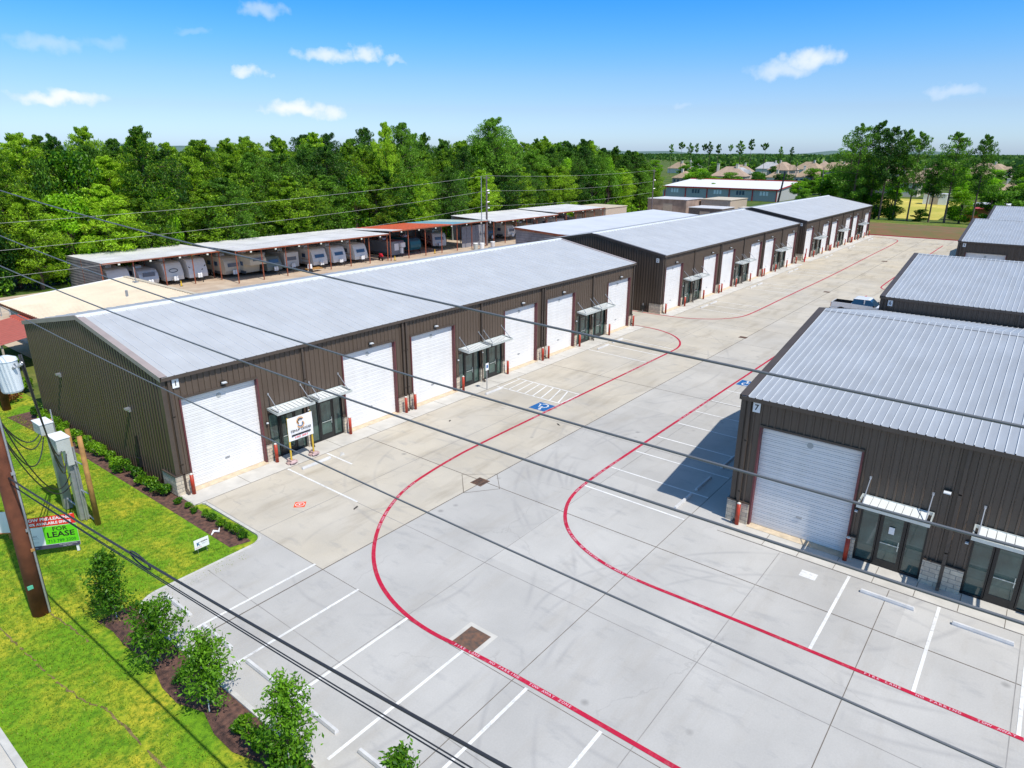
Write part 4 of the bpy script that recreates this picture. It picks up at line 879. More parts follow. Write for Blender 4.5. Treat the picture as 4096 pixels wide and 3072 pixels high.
# ------------------------------------------------------------------ planting on the lawn
tag(MB().add([(x, y, -.035) for x, y in ((-1.75, 18.8), (-1.1, 8.9), (-1.0, .42), (-.95, -6.2), (-.1, -6.45), (.1, -4.5), (-.15, -3.2), (-.1, -1.6), (-.05, -.2), (-.06, 18.8))], [tuple(range(10))]).build('mulch_bed', M_mulch), 'dark brown mulch strip along the side of building 1', 'mulch', kind='stuff')
mb = MB(); pts = []
rng_ = random.Random(3)
L1 = [(-6.45+rng_.uniform(-.2, .2), -7.0-k*1.0) for k in range(30)]; L2 = [(-5.35, -7.0-k*1.0) for k in range(30)]
mb.add([(x, y, -.033) for x, y in L1+L2[::-1]], [tuple(range(60))]); tag(mb.build('mulch_bed', M_mulch), 'dark mulch strip under the row of saplings', 'mulch', kind='stuff')

def shrub_mesh(seed, rad, h, n, size, m=G_shrub, lobes=7):
    rng = np.random.default_rng(seed); C = []
    for k in range(lobes):
        a = rng.uniform(0, 6.28); q = rng.uniform(0, .62)*rad; c = np.array([q*math.cos(a), q*math.sin(a), rng.uniform(.3, .75)*h]); rr = rng.uniform(.35, .6)*rad
        d = rng.normal(size=(n//lobes, 3)); d /= np.linalg.norm(d, axis=1)[:, None]; C.append(c+d*np.array([rr, rr, rr*h/rad*.55])*rng.uniform(.45, 1, (n//lobes, 1)))
    C = np.concatenate(C); C[:, 2] = np.maximum(C[:, 2], .03)
    return quads_np('foliage', leaf_quads(rng, C, size, .7, .5), m)
def stems_mesh(seed, rad, h, n=6, r0=.02):
    rnd = random.Random(seed); mb = MB()
    for k in range(n):
        a = rnd.uniform(0, 6.28); mb.tube([(0, 0, -.05), (rad*.3*math.cos(a), rad*.3*math.sin(a), h*.45), (rad*.6*math.cos(a), rad*.6*math.sin(a), h*.8)], [r0, r0*.7, r0*.3], 5, caps=False)
    return mb.mesh('stems', M_bark)
SH = [(shrub_mesh(k, .52, .75, 900, .13), stems_mesh(k, .5, .7)) for k in range(3)]
def shrub(x, y, s, k, label, group, sz=1.0):
    t = thing('shrub', label, 'shrub', (x, y, -.04), random.Random(int(x*97+y*31)).uniform(0, 6), group); t.scale = (s, s, s*sz)
    link(SH[k % 3][0], 'foliage', t); link(SH[k % 3][1], 'stems', t); return t
for i in range(17): shrub(-.52-.03*(i % 3), .55+i*1.05, 1.0+.12*math.sin(i*2.1), i, '%s bright green shrub from the near corner along building 1 side wall' % ordn(i), 'hedge shrubs along building 1')
for i, (x, y, s) in enumerate(((-.45, -.75, .5), (-.38, -1.5, .45), (-.42, -2.2, .45), (-.28, -2.9, .5), (-.30, -3.6, .6), (-.24, -4.3, .6), (-.2, -4.9, .55), (-.22, -5.5, .7), (-.2, -6.0, .6))): shrub(x, y, s, i, '%s small shrub from the building in the dark mulch tip' % ordn(i), 'young shrubs in the mulch tip')

def sapling_mesh(seed, h, rad, n, size, shape=1.0):
    rng = np.random.default_rng(seed); rnd = random.Random(seed); wood = MB(); C = []
    top = Vector((rnd.uniform(-.15, .15), rnd.uniform(-.15, .15), h*.96))
    wood.tube([(0, 0, -.05), (top.x*.3, top.y*.3, h*.35), (top.x*.7, top.y*.7, h*.7), tuple(top)], [.045, .032, .02, .006], 7, caps=False)
    nb = 34
    for k in range(nb):
        zf = .16+.80*(k/nb); a = k*2.4+rnd.uniform(-.4, .4); z = h*zf; ln = rad*(1.15-abs(zf-.38)*1.35*shape)*rnd.uniform(.7, 1.15)
        if ln < .08: ln = .08
        b = Vector((top.x*zf, top.y*zf, z)); e = b+Vector((math.cos(a)*ln, math.sin(a)*ln, ln*rnd.uniform(.15, .65)))
        wood.tube([tuple(b), tuple(b.lerp(e, .5)+Vector((0, 0, .03))), tuple(e)], [.012, .008, .003], 5, caps=False)
        m_ = int(n/nb); tt = rng.uniform(.15, 1.08, (m_, 1)); C.append(np.array(b)+(np.array(e)-np.array(b))*tt+rng.normal(size=(m_, 3))*(.07+.07*ln))
    m_ = int(n*.12); tt = rng.uniform(.55, 1.03, (m_, 1)); C.append(np.array(top)*tt+rng.normal(size=(m_, 3))*.06)
    return quads_np('foliage', leaf_quads(rng, np.concatenate(C), size, .5, .45), G_sap), wood.mesh('trunk', M_bark)
SAP = [(-6.17, -7.4, 2.95, .8, 0, .75, 'slender conical sapling nearest the brown utility pole'), (-6.1, -10.9, 2.6, 1.25, 1, 1.0, 'wide leafy sapling, second from the utility pole'), (-6.0, -14.1, 2.7, 1.0, 2, .8, 'tall leafy sapling, third from the utility pole'),
       (-6.0, -18.0, 3.5, .95, 3, .8, 'loose open sapling, fourth from the utility pole'), (-5.5, -21.8, 3.15, .7, 4, .9, 'sapling whose top pokes up at the bottom edge')]
for x, y, h, rd, k, sh_, lab in SAP:
    t = thing('sapling', lab, 'young tree', (x, y, -.04), k*1.3, 'saplings between the lawn and the parking bays'); fo, tk = sapling_mesh(20+k, h*.95, rd*.72, 3000, .13, sh_)
    link(fo, 'foliage', t); link(tk, 'trunk', t); MB().tube([(.16, .1, 0), (.13, .05, 1.15)], .018, 6).build('stake', M_sign, t)
for i, (x, y, s) in enumerate(((-6.0, -9.2, .6), (-6.0, -12.3, .7), (-6.0, -15.6, .8), (-6.1, -16.6, 1.1), (-6.0, -17.6, 1.35), (-6.35, -18.8, 1.5), (-6.1, -19.8, 1.2), (-6.3, -21.0, 1.4))): shrub(x, y, s, i, '%s low dark shrub from the pole among the saplings' % ordn(i), 'low shrubs between the saplings')
# worn soil lines along the service trench
rs_ = random.Random(8); sl = MB()
for P_, w0 in (([(-8.95, -2), (-8.9, -4.9), (-8.75, -6.5), (-8.68, -8.0), (-8.54, -9.64), (-8.4, -10.7), (-8.15, -11.3), (-8.05, -12.4), (-8.0, -14.8), (-7.95, -18), (-7.9, -21)], .10), ([(-7.45, -5.15), (-7.3, -6.1), (-7.18, -7.9)], .08)):
    P_ = smooth_path(P_, 3); pr_ = None
    for i, (x, y) in enumerate(P_):
        w_ = w0*rs_.uniform(.15, 1.0); dx_ = rs_.uniform(-.04, .04); q_ = ((x+dx_-w_/2, y, -.040), (x+dx_+w_/2, y, -.040))
        if pr_ and rs_.random() > .12: sl.quad(pr_[0], pr_[1], q_[1], q_[0])
        pr_ = q_
tag(sl.build('soil_strip', mat('bare_soil', (0.17, 0.125, 0.05), .95, var=.5, vscale=4)), 'thin broken line of bare brown soil in the lawn', 'soil', kind='stuff')
# grass tufts
rng = np.random.default_rng(5); N = 90000
xs = rng.uniform(-10.3, .3, N); ys = rng.uniform(-26, 26, N)
keep = np.where(ys < -7.6, xs < -6.9, np.where(ys < -6.6, xs < -.8, (xs < -1.15)))
C = np.stack([xs, ys, np.full(N, -.035)], 1)[keep]
n_ = len(C); d = rng.normal(size=(n_, 3))*.5; d[:, 2] = 1; d /= np.linalg.norm(d, axis=1)[:, None]; e = rng.normal(size=(n_, 3)); e[:, 2] = 0; e /= np.linalg.norm(e, axis=1)[:, None]; s_ = rng.uniform(.03, .075, n_)[:, None]
V = np.stack([C-e*.012, C+e*.012, C+d*s_+e*.008, C+d*s_-e*.008], 1)
tag(link(quads_np('lawn_grass', V, foliage('grass_blades', (0.07, 0.18, 0.010), (0.42, 0.46, 0.04), .3, .45)), 'lawn_grass'), 'short bright green grass blades of the front lawn', 'grass', kind='stuff')

# ------------------------------------------------------------------ trees
def pine_mesh(seed, h, base, rad, n, size, leaf=G_pine, clumps=46, pointy=1.0, asp=.30):
    rng = np.random.default_rng(seed); rnd = random.Random(seed); wood = MB(); C = []
    bx, by = rnd.uniform(-.5, .5), rnd.uniform(-.5, .5)
    ax = lambda z: Vector((bx*(z/h)**2, by*(z/h)**2, z))
    wood.tube([tuple(ax(0))]+[tuple(ax(h*q)) for q in (.25, .5, .75, .97)], [.26, .22, .17, .11, .03], 8, caps=False)
    for k in range(clumps):
        q = (k+.5)/clumps; z = h*(base+(1-base)*q); prof = (1-q)**.75*pointy+(1-pointy)*math.sin(math.pi*(.15+.8*q))
        ln = rad*max(.16, prof)*rnd.uniform(.65, 1.15); a = k*2.399+rnd.uniform(-.5, .5)
        b = ax(z); e = b+Vector((math.cos(a)*ln, math.sin(a)*ln, ln*rnd.uniform(.0, .7)))
        wood.tube([tuple(b), tuple(e)], [.05, .012], 4, caps=False)
        for tpos, fr, cs in ((.98, .5, .30), (.6, .32, .26), (.3, .18, .22)):
            m_ = int(n/clumps*fr); c = np.array(b.lerp(e, tpos)); sp = max(.34, min(.85, ln*cs))
            dd = rng.normal(size=(m_, 3)); dd /= np.linalg.norm(dd, axis=1)[:, None]; C.append(c+dd*rng.uniform(.3, 1, (m_, 1))**.5*np.array([sp, sp, sp*.95]))
    return quads_np('crown', leaf_quads(rng, np.concatenate(C), size, .9, asp), leaf), wood.mesh('trunk', M_bark)
def broad_mesh(seed, h, base, rad, n, size, leaf=G_broad, lobes=26):
    rng = np.random.default_rng(seed); rnd = random.Random(seed); wood = MB(); C = []
    wood.tube([(0, 0, 0), (.1, .05, h*.4), (.2, 0, h*.75)], [.3, .22, .08], 8, caps=False)
    for k in range(lobes):
        a = rnd.uniform(0, 6.28); q = rnd.random(); z = h*(base+(1-base)*q*.9); pr = rad*math.sin(math.pi*(.18+.72*q))**.8; rr = pr*rnd.uniform(.35, .95)
        c = np.array([math.cos(a)*rr*.8, math.sin(a)*rr*.8, z]); sp = rad*rnd.uniform(.26, .42); m_ = n//lobes
        wood.tube([(.1, .05, h*.42), tuple(c)], [.07, .02], 4, caps=False)
        dd = rng.normal(size=(m_, 3)); dd /= np.linalg.norm(dd, axis=1)[:, None]; C.append(c+dd*rng.uniform(.55, 1, (m_, 1))*np.array([sp, sp, sp*.8]))
    return quads_np('crown', leaf_quads(rng, np.concatenate(C), size, .5, .6), leaf), wood.mesh('trunk', M_bark)
PINES = [pine_mesh(40+k, 19, (.10, .08, .14, .10, .18)[k], (4.0, 3.6, 4.3, 3.8, 3.6)[k], 20000, .37, clumps=120, pointy=(.15, .3, .0, .2, .05)[k]) for k in range(5)]
PINED = [pine_mesh(60+k, 19, (.16, .12)[k], (4.5, 4.2)[k], 20000, .37, G_dark, clumps=120, pointy=(.0, .2)[k]) for k in range(2)]
BROAD = [broad_mesh(50+k, 14, .12, (4.4, 4.0)[k], 7000, .42) for k in range(2)]
BRD_D = [broad_mesh(55+k, 12, .05, (4.3, 3.9)[k], 6500, .42, G_dark) for k in range(2)]
def tree(name, pr, x, y, sx, sz, rz, label, group, cat='tree', z=-.08):
    t = thing(name, label, cat, (x, y, z), rz, group); t.scale = (sx, sx, sz); link(pr[0], 'crown', t); link(pr[1], 'trunk', t); return t
rnd = random.Random(11); GW = 'trees of the dense wood behind the covered trailer parking'
def wood_h(x):   # canopy top height along the wood, from the skyline of the photograph
    pts = [(-40, 17.4), (15, 18.0), (31, 18.6), (45, 18.2), (67, 19.4), (75, 19.2), (95, 19.6), (106, 20.5), (120, 19.3), (143, 19.6), (165, 18.8), (180, 17.5), (200, 16.5)]
    for (a, b), (c, d_) in zip(pts, pts[1:]):
        if a <= x <= c: return b+(d_-b)*(x-a)/(c-a)
    return 16.5
cnt = 0
for row, (yy0, step, hs, dark) in enumerate(((65.5, 4.3, .66, .22), (69.5, 4.6, .86, .3), (74, 4.9, .95, .3), (80, 5.4, .97, .3))):
    x = -34+row*2.3
    while x < (178 if row < 3 else 185):
        xx = x+rnd.uniform(-1.3, 1.3); yy = yy0+rnd.uniform(-1.6, 1.6); hh = wood_h(xx)*hs*rnd.uniform(.93, 1.04)*(1.05 if rnd.random() < .12 else 1.0); s = rnd.uniform(.8, 1.15)
        isdark = rnd.random() < dark+(.25 if xx > 75 else 0); q = rnd.random()
        if row < 2 and q < (.5, .25)[row]: nm, pr, h0, kd = ('broadleaf_tree', BROAD[cnt % 2], 14, 'bright broadleaf tree') if not isdark else ('broadleaf_tree', BRD_D[cnt % 2], 12, 'dark broadleaf tree')
        elif isdark: nm, pr, h0, kd = 'pine_tree', PINED[cnt % 2], 19, 'dark green pine'
        else: nm, pr, h0, kd = 'pine_tree', PINES[cnt % 5], 19, 'yellow green pine'
        pl = next(w_ for lim, w_ in ((2, 'at the left end of the wood'), (19, 'left of the first trailer shelter'), (33, 'behind the first trailer shelter'), (45, 'behind the left half of the second trailer shelter'), (58, 'behind the right half of the second trailer shelter'), (82, 'behind the red and blue roofed shelter'), (104, 'behind the fourth trailer shelter'), (123, 'behind the fifth trailer shelter'), (150, 'right of the tan garage'), (999, 'at the right end of the wood')) if xx < lim)
        lab = kd+' in the %s row ' % ('front', 'second', 'third', 'back')[row]+pl
        tree(nm, pr, xx, yy, s*(.8 if h0 < 19 else 1), hh/h0, rnd.uniform(0, 6.28), lab, GW); cnt += 1; x += step*rnd.uniform(.8, 1.2)
tree('pine_tree', PINED[0], 105.5, 68, 1.35, 22.6/19, 1, 'tallest spreading pine rising above the skyline of the wood', None)
tree('pine_tree', PINED[1], 78, 67, 1.05, 21.0/19, 3, 'dark rounded pine standing out left of the tallest pine', None)
tree('pine_tree', PINES[4], 73.5, 66.5, .7, 20.8/19, 3, 'yellowish thin pine top standing out above the wood skyline', None)
tree('pine_tree', PINES[3], 30.5, 66, 1.0, 18.9/19, 5, 'pointed pine top standing out on the left half of the wood skyline', None)
# undergrowth at the foot of the wood
rng = np.random.default_rng(9); C = []
for k in range(220):
    cx = rng.uniform(-34, 182); cy = rng.uniform(62.6, 67); rr = rng.uniform(1.2, 2.6); m_ = 130
    if cx > 10 and cx < 125: cy += 1.2
    dd = rng.normal(size=(m_, 3)); dd /= np.linalg.norm(dd, axis=1)[:, None]; C.append(np.array([cx, cy, rr*.75])+dd*np.array([rr, rr*.8, rr])*rng.uniform(.6, 1, (m_, 1)))
tag(link(quads_np('undergrowth', leaf_quads(rng, np.concatenate(C), .45, .5, .6), G_broad), 'undergrowth'), 'tangled green undergrowth along the foot of the wood', 'undergrowth', kind='stuff')
# tall pines at the far end of the drive
TP = [(pine_mesh(80+k, 21, (.20, .30, .40, .36)[k], (5.6, 4.6, 4.0, 3.7)[k], 7500, .5, G_dark, clumps=52, pointy=.25)) for k in range(4)]
for i, (x, y, h, s, k, lab) in enumerate(((184, 12.3, 22.8, 1.15, 0, 'broad dark pine left of the tall group past building 3'), (186, 8.6, 23.6, 1.1, 1, 'second pine in the tall group past building 3'), (182, 5.2, 22.0, 1.0, 2, 'third pine in the tall group past building 3'), (185, 2.6, 21.6, .95, 3, 'fourth pine in the tall group past building 3'),
        (183, -1.0, 20.9, .85, 1, 'single tall leaning pine right of the dense group'), (183.5, -8.9, 20.6, 1.0, 2, 'tall open pine second from the right beyond the drive'), (182.5, -14.6, 20.2, .8, 3, 'thin rightmost tall pine beyond the drive'), (192, 16, 19, 1.1, 0, 'dark pine behind the left edge of the tall group'), (188, -5, 15, .8, 2, 'shorter pine between the tall open pines'))):
    tree('pine_tree', TP[k], x, y, s, h/21, i*1.1, lab, 'tall pines beyond the end of the drive')
for i, (x, y, h, s) in enumerate(((197, 12, 13, 1.3), (202, 18, 14, 1.4), (187, 14.5, 13, 1.1), (190, 10, 10, 1.1), (186, 3.5, 7, .8), (188, -3.0, 3.5, .6), (188, -11.5, 7.5, .9), (187, -17.5, 8, .9), (192, -20, 9, 1.0), (195, 20, 11, 1.2), (186, 7, 6, .8), (200, -9, 4, .6))):
    tree('broadleaf_tree', (BROAD, BROAD, BRD_D)[i % 3][i % 2], x, y, s, h/13, i*.9, '%s low broadleaf tree from the left among the tall pines' % ordn(i), 'low trees between the tall pines')
def nb_label(i, x, y):
    a_ = math.degrees(math.atan2(y+31, x+13)); d_ = math.hypot(x+13, y+31)
    side = next(w_ for lim, w_ in ((4, 'right of the thin rightmost tall pine'), (9, 'seen through the tall pine group'), (13, 'between the house cluster and the tall pines'), (17, 'before the house cluster'), (21, 'around the large tan house'), (99, 'just right of the dense wood')) if a_ < lim)
    return '%s round leafy tree in the %s, %s' % ('dark' if i % 4 > 1 else 'bright', next(w_ for lim, w_ in ((320, 'nearest row'), (420, 'second row'), (520, 'middle distance'), (700, 'far distance'), (9999, 'farthest rows')) if d_ < lim), side)
# scattered neighbourhood trees
G2 = 'trees between the distant houses'
nb = [(330, 175, 9, 1.4), (355, 165, 9, 1.3), (390, 190, 10, 1.4), (430, 205, 10, 1.5), (470, 215, 11, 1.6), (300, 150, 9, 1.3), (285, 140, 8.5, 1.2), (340, 150, 9, 1.2), (266, 89, 8.5, 1.0), (267, 67, 8.5, 1.15), (293, 63, 9, 1.2), (235, 41, 7.5, .9), (343, 67, 9, 1.2), (300, 132, 9, 1.2), (262, 118, 8.5, 1.1), (330, 88, 8, 1.0), (240, 100, 8, 1.1), (250, 78, 6, .8), (226, 36, 6, .7), (380, 150, 10, 1.3), (420, 160, 12, 1.5), (350, 130, 10, 1.2), (310, 110, 8, 1.0), (400, 60, 10, 1.2), (300, 45, 8, 1.1), (330, 35, 8, 1.1), (360, 20, 9, 1.2), (300, 10, 8, 1.0), (290, 0, 7, .9), (330, -5, 8, 1.1), (260, -12, 8, 1.1), (280, -20, 9, 1.2), (320, -22, 9, 1.2), (240, -22, 8, 1.1), (370, 3, 9, 1.2), (390, 35, 9, 1.3), (410, 15, 9, 1.3)]
for i, (x, y, h, s) in enumerate(nb): tree('broadleaf_tree', (BROAD+BRD_D)[i*3 % 4], x, y, s, h/13, i*.7, nb_label(i*3, x, y), G2)
rnd = random.Random(4); hs_pos = [(362, 141), (339, 106), (404, 125), (415, 108), (350, 72), (560, 238), (640, 262), (560, 160), (520, 137), (560, 130), (620, 135), (540, 105), (700, 140), (470, 150), (313, 22), (330, 30), (430, 32), (455, 10)]
for i in range(165):
    d_ = 255*(3.6**rnd.random()); a = R(rnd.uniform(-5, 25)); x = -13+d_*math.cos(a); y = -31+d_*math.sin(a); s = rnd.uniform(.9, 1.6)
    if any(math.hypot(x-q[0], y-q[1]) < 9 for q in hs_pos) or (y > 40 and 225 < x < 275) or (y > 60 and x < 220) or (-8 < y < 20 and x < 300): continue
    tree('broadleaf_tree', (BROAD+BRD_D)[i % 4], x, y, s, rnd.uniform(5.5, 9.5)/13, i*.7, nb_label(i, x, y), G2)
TALLS = [pine_mesh(90+k, 24, (.72, .62, .80)[k], (3.4, 2.8, 4.0)[k], 700, 1.0, G_dark, clumps=(12, 16, 9)[k], pointy=.1, asp=.6) for k in range(3)]
for i, (x, y, h) in enumerate(((500, 217.8, 23.0), (500, 209.3, 24.2), (500, 201.6, 24.1), (500, 196.9, 23.5), (500, 190.2, 22.9), (500, 186.3, 24.9), (500, 179.8, 22.8), (500, 170.2, 22.4), (500, 162.8, 25.3), (500, 155.3, 26.1), (500, 145, 23.3), (500, 133.8, 21.3), (500, 126.3, 20.7))):
    tree('tall_pine_tree', TALLS[i*2 % 3], x, y, (.6, .75, .85, .5, .65, .8, .7, .45, 1.15, .8, .7, .6, .5)[i], h/24.6, i*2.0, '%s lone tall pine from the left on the far skyline' % ordn(i), 'lone pines on the horizon')
# far wood out to the horizon
rng = np.random.default_rng(21); C = []; SZ = []
for k in range(2600):
    d_ = 750*(7.5**rng.random()); a = R(rng.uniform(-8, 80)); x = -13+d_*math.cos(a); y = -31+d_*math.sin(a); rr = 9+d_*.004; m_ = 26
    if a > R(24) and d_ < 1500: continue
    dd = rng.normal(size=(m_, 3)); dd /= np.linalg.norm(dd, axis=1)[:, None]; C.append(np.array([x, y, 6])+dd*np.array([rr, rr, min(9, 5.5+d_*.0006)])*rng.uniform(.6, 1, (m_, 1))); SZ.append(np.full(m_, 3.2+d_*.002))
C = np.concatenate(C); SZ = np.concatenate(SZ)
tag(link(quads_np('far_wood', leaf_quads(rng, C, SZ, .4, .8), G_far), 'far_wood'), 'continuous far wood reaching the flat horizon', 'wood', kind='stuff')
hl = MB()
prev = None
for k in range(61):
    a = R(-12+98*k/60); d_ = 6200; hz = 26+14*math.sin(k*.55)+9*math.sin(k*1.7)+(28 if k > 42 else 0)
    p_ = (d_*math.cos(a), d_*math.sin(a), hz); q_ = ((d_-900)*math.cos(a), (d_-900)*math.sin(a), -.5)
    if prev: hl.quad(prev[1], q_, p_, prev[0])
    prev = (p_, q_)
struct('far_hills', hl, mat('far_hill_forest', (0.10, 0.16, 0.14), 1.0, var=0.2, vscale=.01))

# ------------------------------------------------------------------ distant houses
ROOFC = [mat('tan_shingles', (0.36, 0.265, 0.18), .9, var=.15, vscale=.8), mat('pinkish_shingles', (0.37, 0.27, 0.20), .9, var=.12, vscale=.8), mat('grey_shingles', (0.38, 0.38, 0.39), .9, var=.12, vscale=.8)]
WALLC = [mat('tan_brick', (0.50, 0.38, 0.30), .9, var=.1), mat('cream_siding', (0.66, 0.60, 0.50), .8, var=.05)]
M_win = mat('house_window', (0.05, 0.09, 0.16), .1, spec=.8)
def house(x, y, rz, w, d_, h, rh, rc, wc, label, chim=1, wins=True):
    t = thing('house', label, 'house', (x, y, -.09), rz, 'distant suburban houses'); mb = MB(); mb.box(-w/2, -d_/2, 0, w/2, d_/2, h); mb.build('wall', WALLC[wc], t)
    ov = .5; a, b = w/2+ov, d_/2+ov; rr = min(a, b)*.95; e = a-rr
    mb = MB(); mb.add([(-a, -b, h), (a, -b, h), (a, b, h), (-a, b, h), (-e, 0, h+rh), (e, 0, h+rh)], [(0, 1, 5, 4), (1, 2, 5), (2, 3, 4, 5), (3, 0, 4), (0, 3, 2, 1)])
    g = w*.22; mb.add([(-a*.2-g, -b-1, h), (-a*.2+g, -b-1, h), (-a*.2, -b-1, h+rh*.65), (-a*.2, 0, h+rh*.65), (-a*.2-g, 0, h+.02), (-a*.2+g, 0, h+.02)], [(0, 2, 3, 4), (1, 5, 3, 2), (0, 1, 2)])
    ro = mb.build('roof', ROOFC[rc], t)
    for k in range(chim): MB().box(-w*.22+k*w*.55, .4, h, -w*.22+k*w*.55+1.1, 1.4, h+rh+1.1).box(-w*.22+k*w*.55-.1, .3, h+rh+1.1, -w*.22+k*w*.55+1.2, 1.5, h+rh+1.3).build('chimney', WALLC[1], ro)
    if wins:
        for s2, yy in ((0, 0), (1, 0)):
            for q in (-.36, -.12, .14, .36):
                if s2 == 0: MB().box(w*q-.6, -d_/2-.03, h-2.2, w*q+.6, -d_/2-.005, h-.8).build('window', M_win, t)
                else: MB().box(-w/2-.03, d_*q-.6, h-2.2, -w/2-.005, d_*q+.6, h-.8).build('window', M_win, t)
    return t
hs = [(362, 141, 12, 10, 3.2, 3.5, 0, 0, 'tan roofed house with white chimney left of the round tree'), (339, 106, 17, 13, 5.4, 4.6, 1, 0, 'large two storey tan house with two chimneys behind the red trimmed hall'), (404, 125, 13, 10, 5, 3.5, 2, 0, 'grey roofed wing behind the large tan house'), (415, 108, 9, 8, 3, 3, 0, 1, 'small tan house with white chimney right of the large one'), (350, 72, 12, 10, 5.5, 4, 0, 1, 'pale house right of the dark pole behind the hall'),
      (560, 238, 16, 12, 4, 5, 0, 1, 'far tan roofed house left above the tan house'), (640, 262, 15, 12, 4, 5, 2, 1, 'far grey roofed house left on the rise'), (560, 160, 20, 14, 5, 5, 2, 1, 'far grey roofed house in the middle distance'), (520, 137, 22, 15, 5, 5.5, 1, 0, 'far pinkish roofed house left in the cluster'), (560, 130, 20, 14, 5, 5.5, 0, 1, 'far tan roofed house centre of the cluster'), (620, 135, 22, 14, 5, 5.5, 1, 1, 'far house at the back of the cluster'), (540, 105, 22, 14, 5, 5.5, 0, 0, 'far house right in the cluster beside the pines'), (700, 140, 24, 14, 5, 5, 1, 1, 'distant house behind the cluster'), (470, 150, 16, 12, 4.5, 4.5, 0, 1, 'house between the cluster and the tall skyline pines'),
      (313, 22, 14, 11, 5.4, 3.6, 0, 1, 'cream two storey house seen between the tall pines'), (330, 30, 12, 10, 3.4, 3, 0, 0, 'low tan house beside the cream house between pines'), (430, 32, 16, 12, 5, 4, 1, 1, 'tan roofed house above the lawn right of the pines'), (455, 10, 16, 12, 5, 4, 0, 1, 'pale house seen between the right tall pines'), (600, 12, 22, 14, 5, 5, 0, 1, 'far pale roof at the right frame edge'), (640, 22, 24, 14, 5, 5, 1, 1, 'second far pale roof at the right frame edge'), (330, -12, 14, 9, 3, 3, 0, 0, 'low brown roofed house at the right edge above building 5'), (480, 55, 18, 12, 5, 5, 0, 1, 'tan house hidden partly by the tall group'), (520, 40, 18, 12, 5, 5, 1, 1, 'far house behind the right tall pines')]
for i, (x, y, w, d_, h, rh, rc, wc, lab) in enumerate(hs): house(x, y, R(90)*(i % 2)+.2*math.sin(i*2), w, d_, h, rh, rc, wc, lab, 1+(i in (1,)), True)

# ------------------------------------------------------------------ sheds and hall beyond building 3
t = thing('long_hall', 'long grey hall with white roof and red trim', 'building', (239, 49.3, -.05))
MB().box(0, 0, 0, 25, 44, 4.0).add([(0, 0, 4), (25, 0, 4), (25, 0, 5.9)], [(0, 1, 2)]).add([(0, 44, 4), (25, 44, 4), (25, 44, 5.9)], [(0, 2, 1)]).build('wall', mat('hall_grey', (0.40, 0.40, 0.39), .8, var=.06), t)
MB().hexa([(-.4, -.4, 4.0), (25.4, -.4, 5.95), (25.4, 44.4, 5.95), (-.4, 44.4, 4.0), (-.4, -.4, 4.15), (25.4, -.4, 6.1), (25.4, 44.4, 6.1), (-.4, 44.4, 4.15)]).build('roof', mat('white_membrane', (0.72, 0.72, 0.72), .6, var=.05), t)
Mr = mat('hall_red', (0.42, 0.03, 0.03), .5)
MB().box(-.46, -.46, 3.75, -.41, 44.4, 4.25).build('eave_trim', Mr, t)
MB().hexa([(-.45, -.5, 3.95), (25.4, -.5, 5.9), (25.4, -.42, 5.9), (-.45, -.42, 3.95), (-.45, -.5, 4.35), (25.4, -.5, 6.35), (25.4, -.42, 6.35), (-.45, -.42, 4.35)]).build('gable_trim', Mr, t)
MB().box(25.3, -.4, 6.1, 25.5, 44.4, 6.45).build('ridge_trim', Mr, t)
for k in range(6): MB().box(-.25, .0+k*8.6, 0, -.02, .35+k*8.6, 4.0).build('column', Mr, t)
for k in range(5):
    for j in range(3): MB().box(-.05, 3.2+k*8.6+j*1.1, 1.9, -.01, 4.0+k*8.6+j*1.1, 3.3).build('window', M_win if k % 2 else M_sign, t)
def shed(name, label, x0, y0, x1, y1, h, mw, mr, doors=1, h2=None):
    t = thing(name, label, 'shed', (x0, y0, -.05)); W_, D_ = x1-x0, y1-y0; h2 = h2 or h
    mb = MB(); mb.hexa([(0, 0, 0), (W_, 0, 0), (W_, D_, 0), (0, D_, 0), (0, 0, h), (W_, 0, h), (W_, D_, h2), (0, D_, h2)]); mb.build('wall', mw, t)
    MB().hexa([(-.15, -.15, h+.005), (W_+.15, -.15, h+.005), (W_+.15, D_+.15, h2+.005), (-.15, D_+.15, h2+.005), (-.15, -.15, h+.12), (W_+.15, -.15, h+.12), (W_+.15, D_+.15, h2+.12), (-.15, D_+.15, h2+.12)]).build('roof', mr, t)
    for k in range(doors):
        MB().box(-.03, D_*(k+.35)/doors, 0, -.005, D_*(k+.35)/doors+2.6, min(h, h2)*.78).build('roll_door', M_tan, t)
    return t
M_rusts = mat('rusty_sheet_wall', (0.34, 0.25, 0.20), .8, var=.3, vscale=.5)
shed('sheet_metal_shed', 'tall brown sheet metal shed left of the hall', 156, 45.5, 166, 56.5, 4.7, M_rusts, M_zinc)
shed('sheet_metal_shed', 'flat beige roofed shed before the hall', 164, 37, 176, 45.0, 4.6, M_tan, M_beige)
shed('sheet_metal_shed', 'dark boarded shed before the red trimmed hall', 150, 33.5, 158, 42.0, 3.4, mat('dark_boards', (0.13, 0.11, 0.10), .8, var=.3), M_zinc)
shed('cargo_container', 'long pale corrugated container right of the dark shed', 160, 27.5, 164, 33.2, 3.2, mat('pale_container', (0.62, 0.53, 0.44), .7, var=.1), M_beige, 0)
shed('sheet_metal_shed', 'tan garage with pale door at the end of the covered parking', 123.5, 50, 133, 58.5, 4.3, M_tan, M_beige)
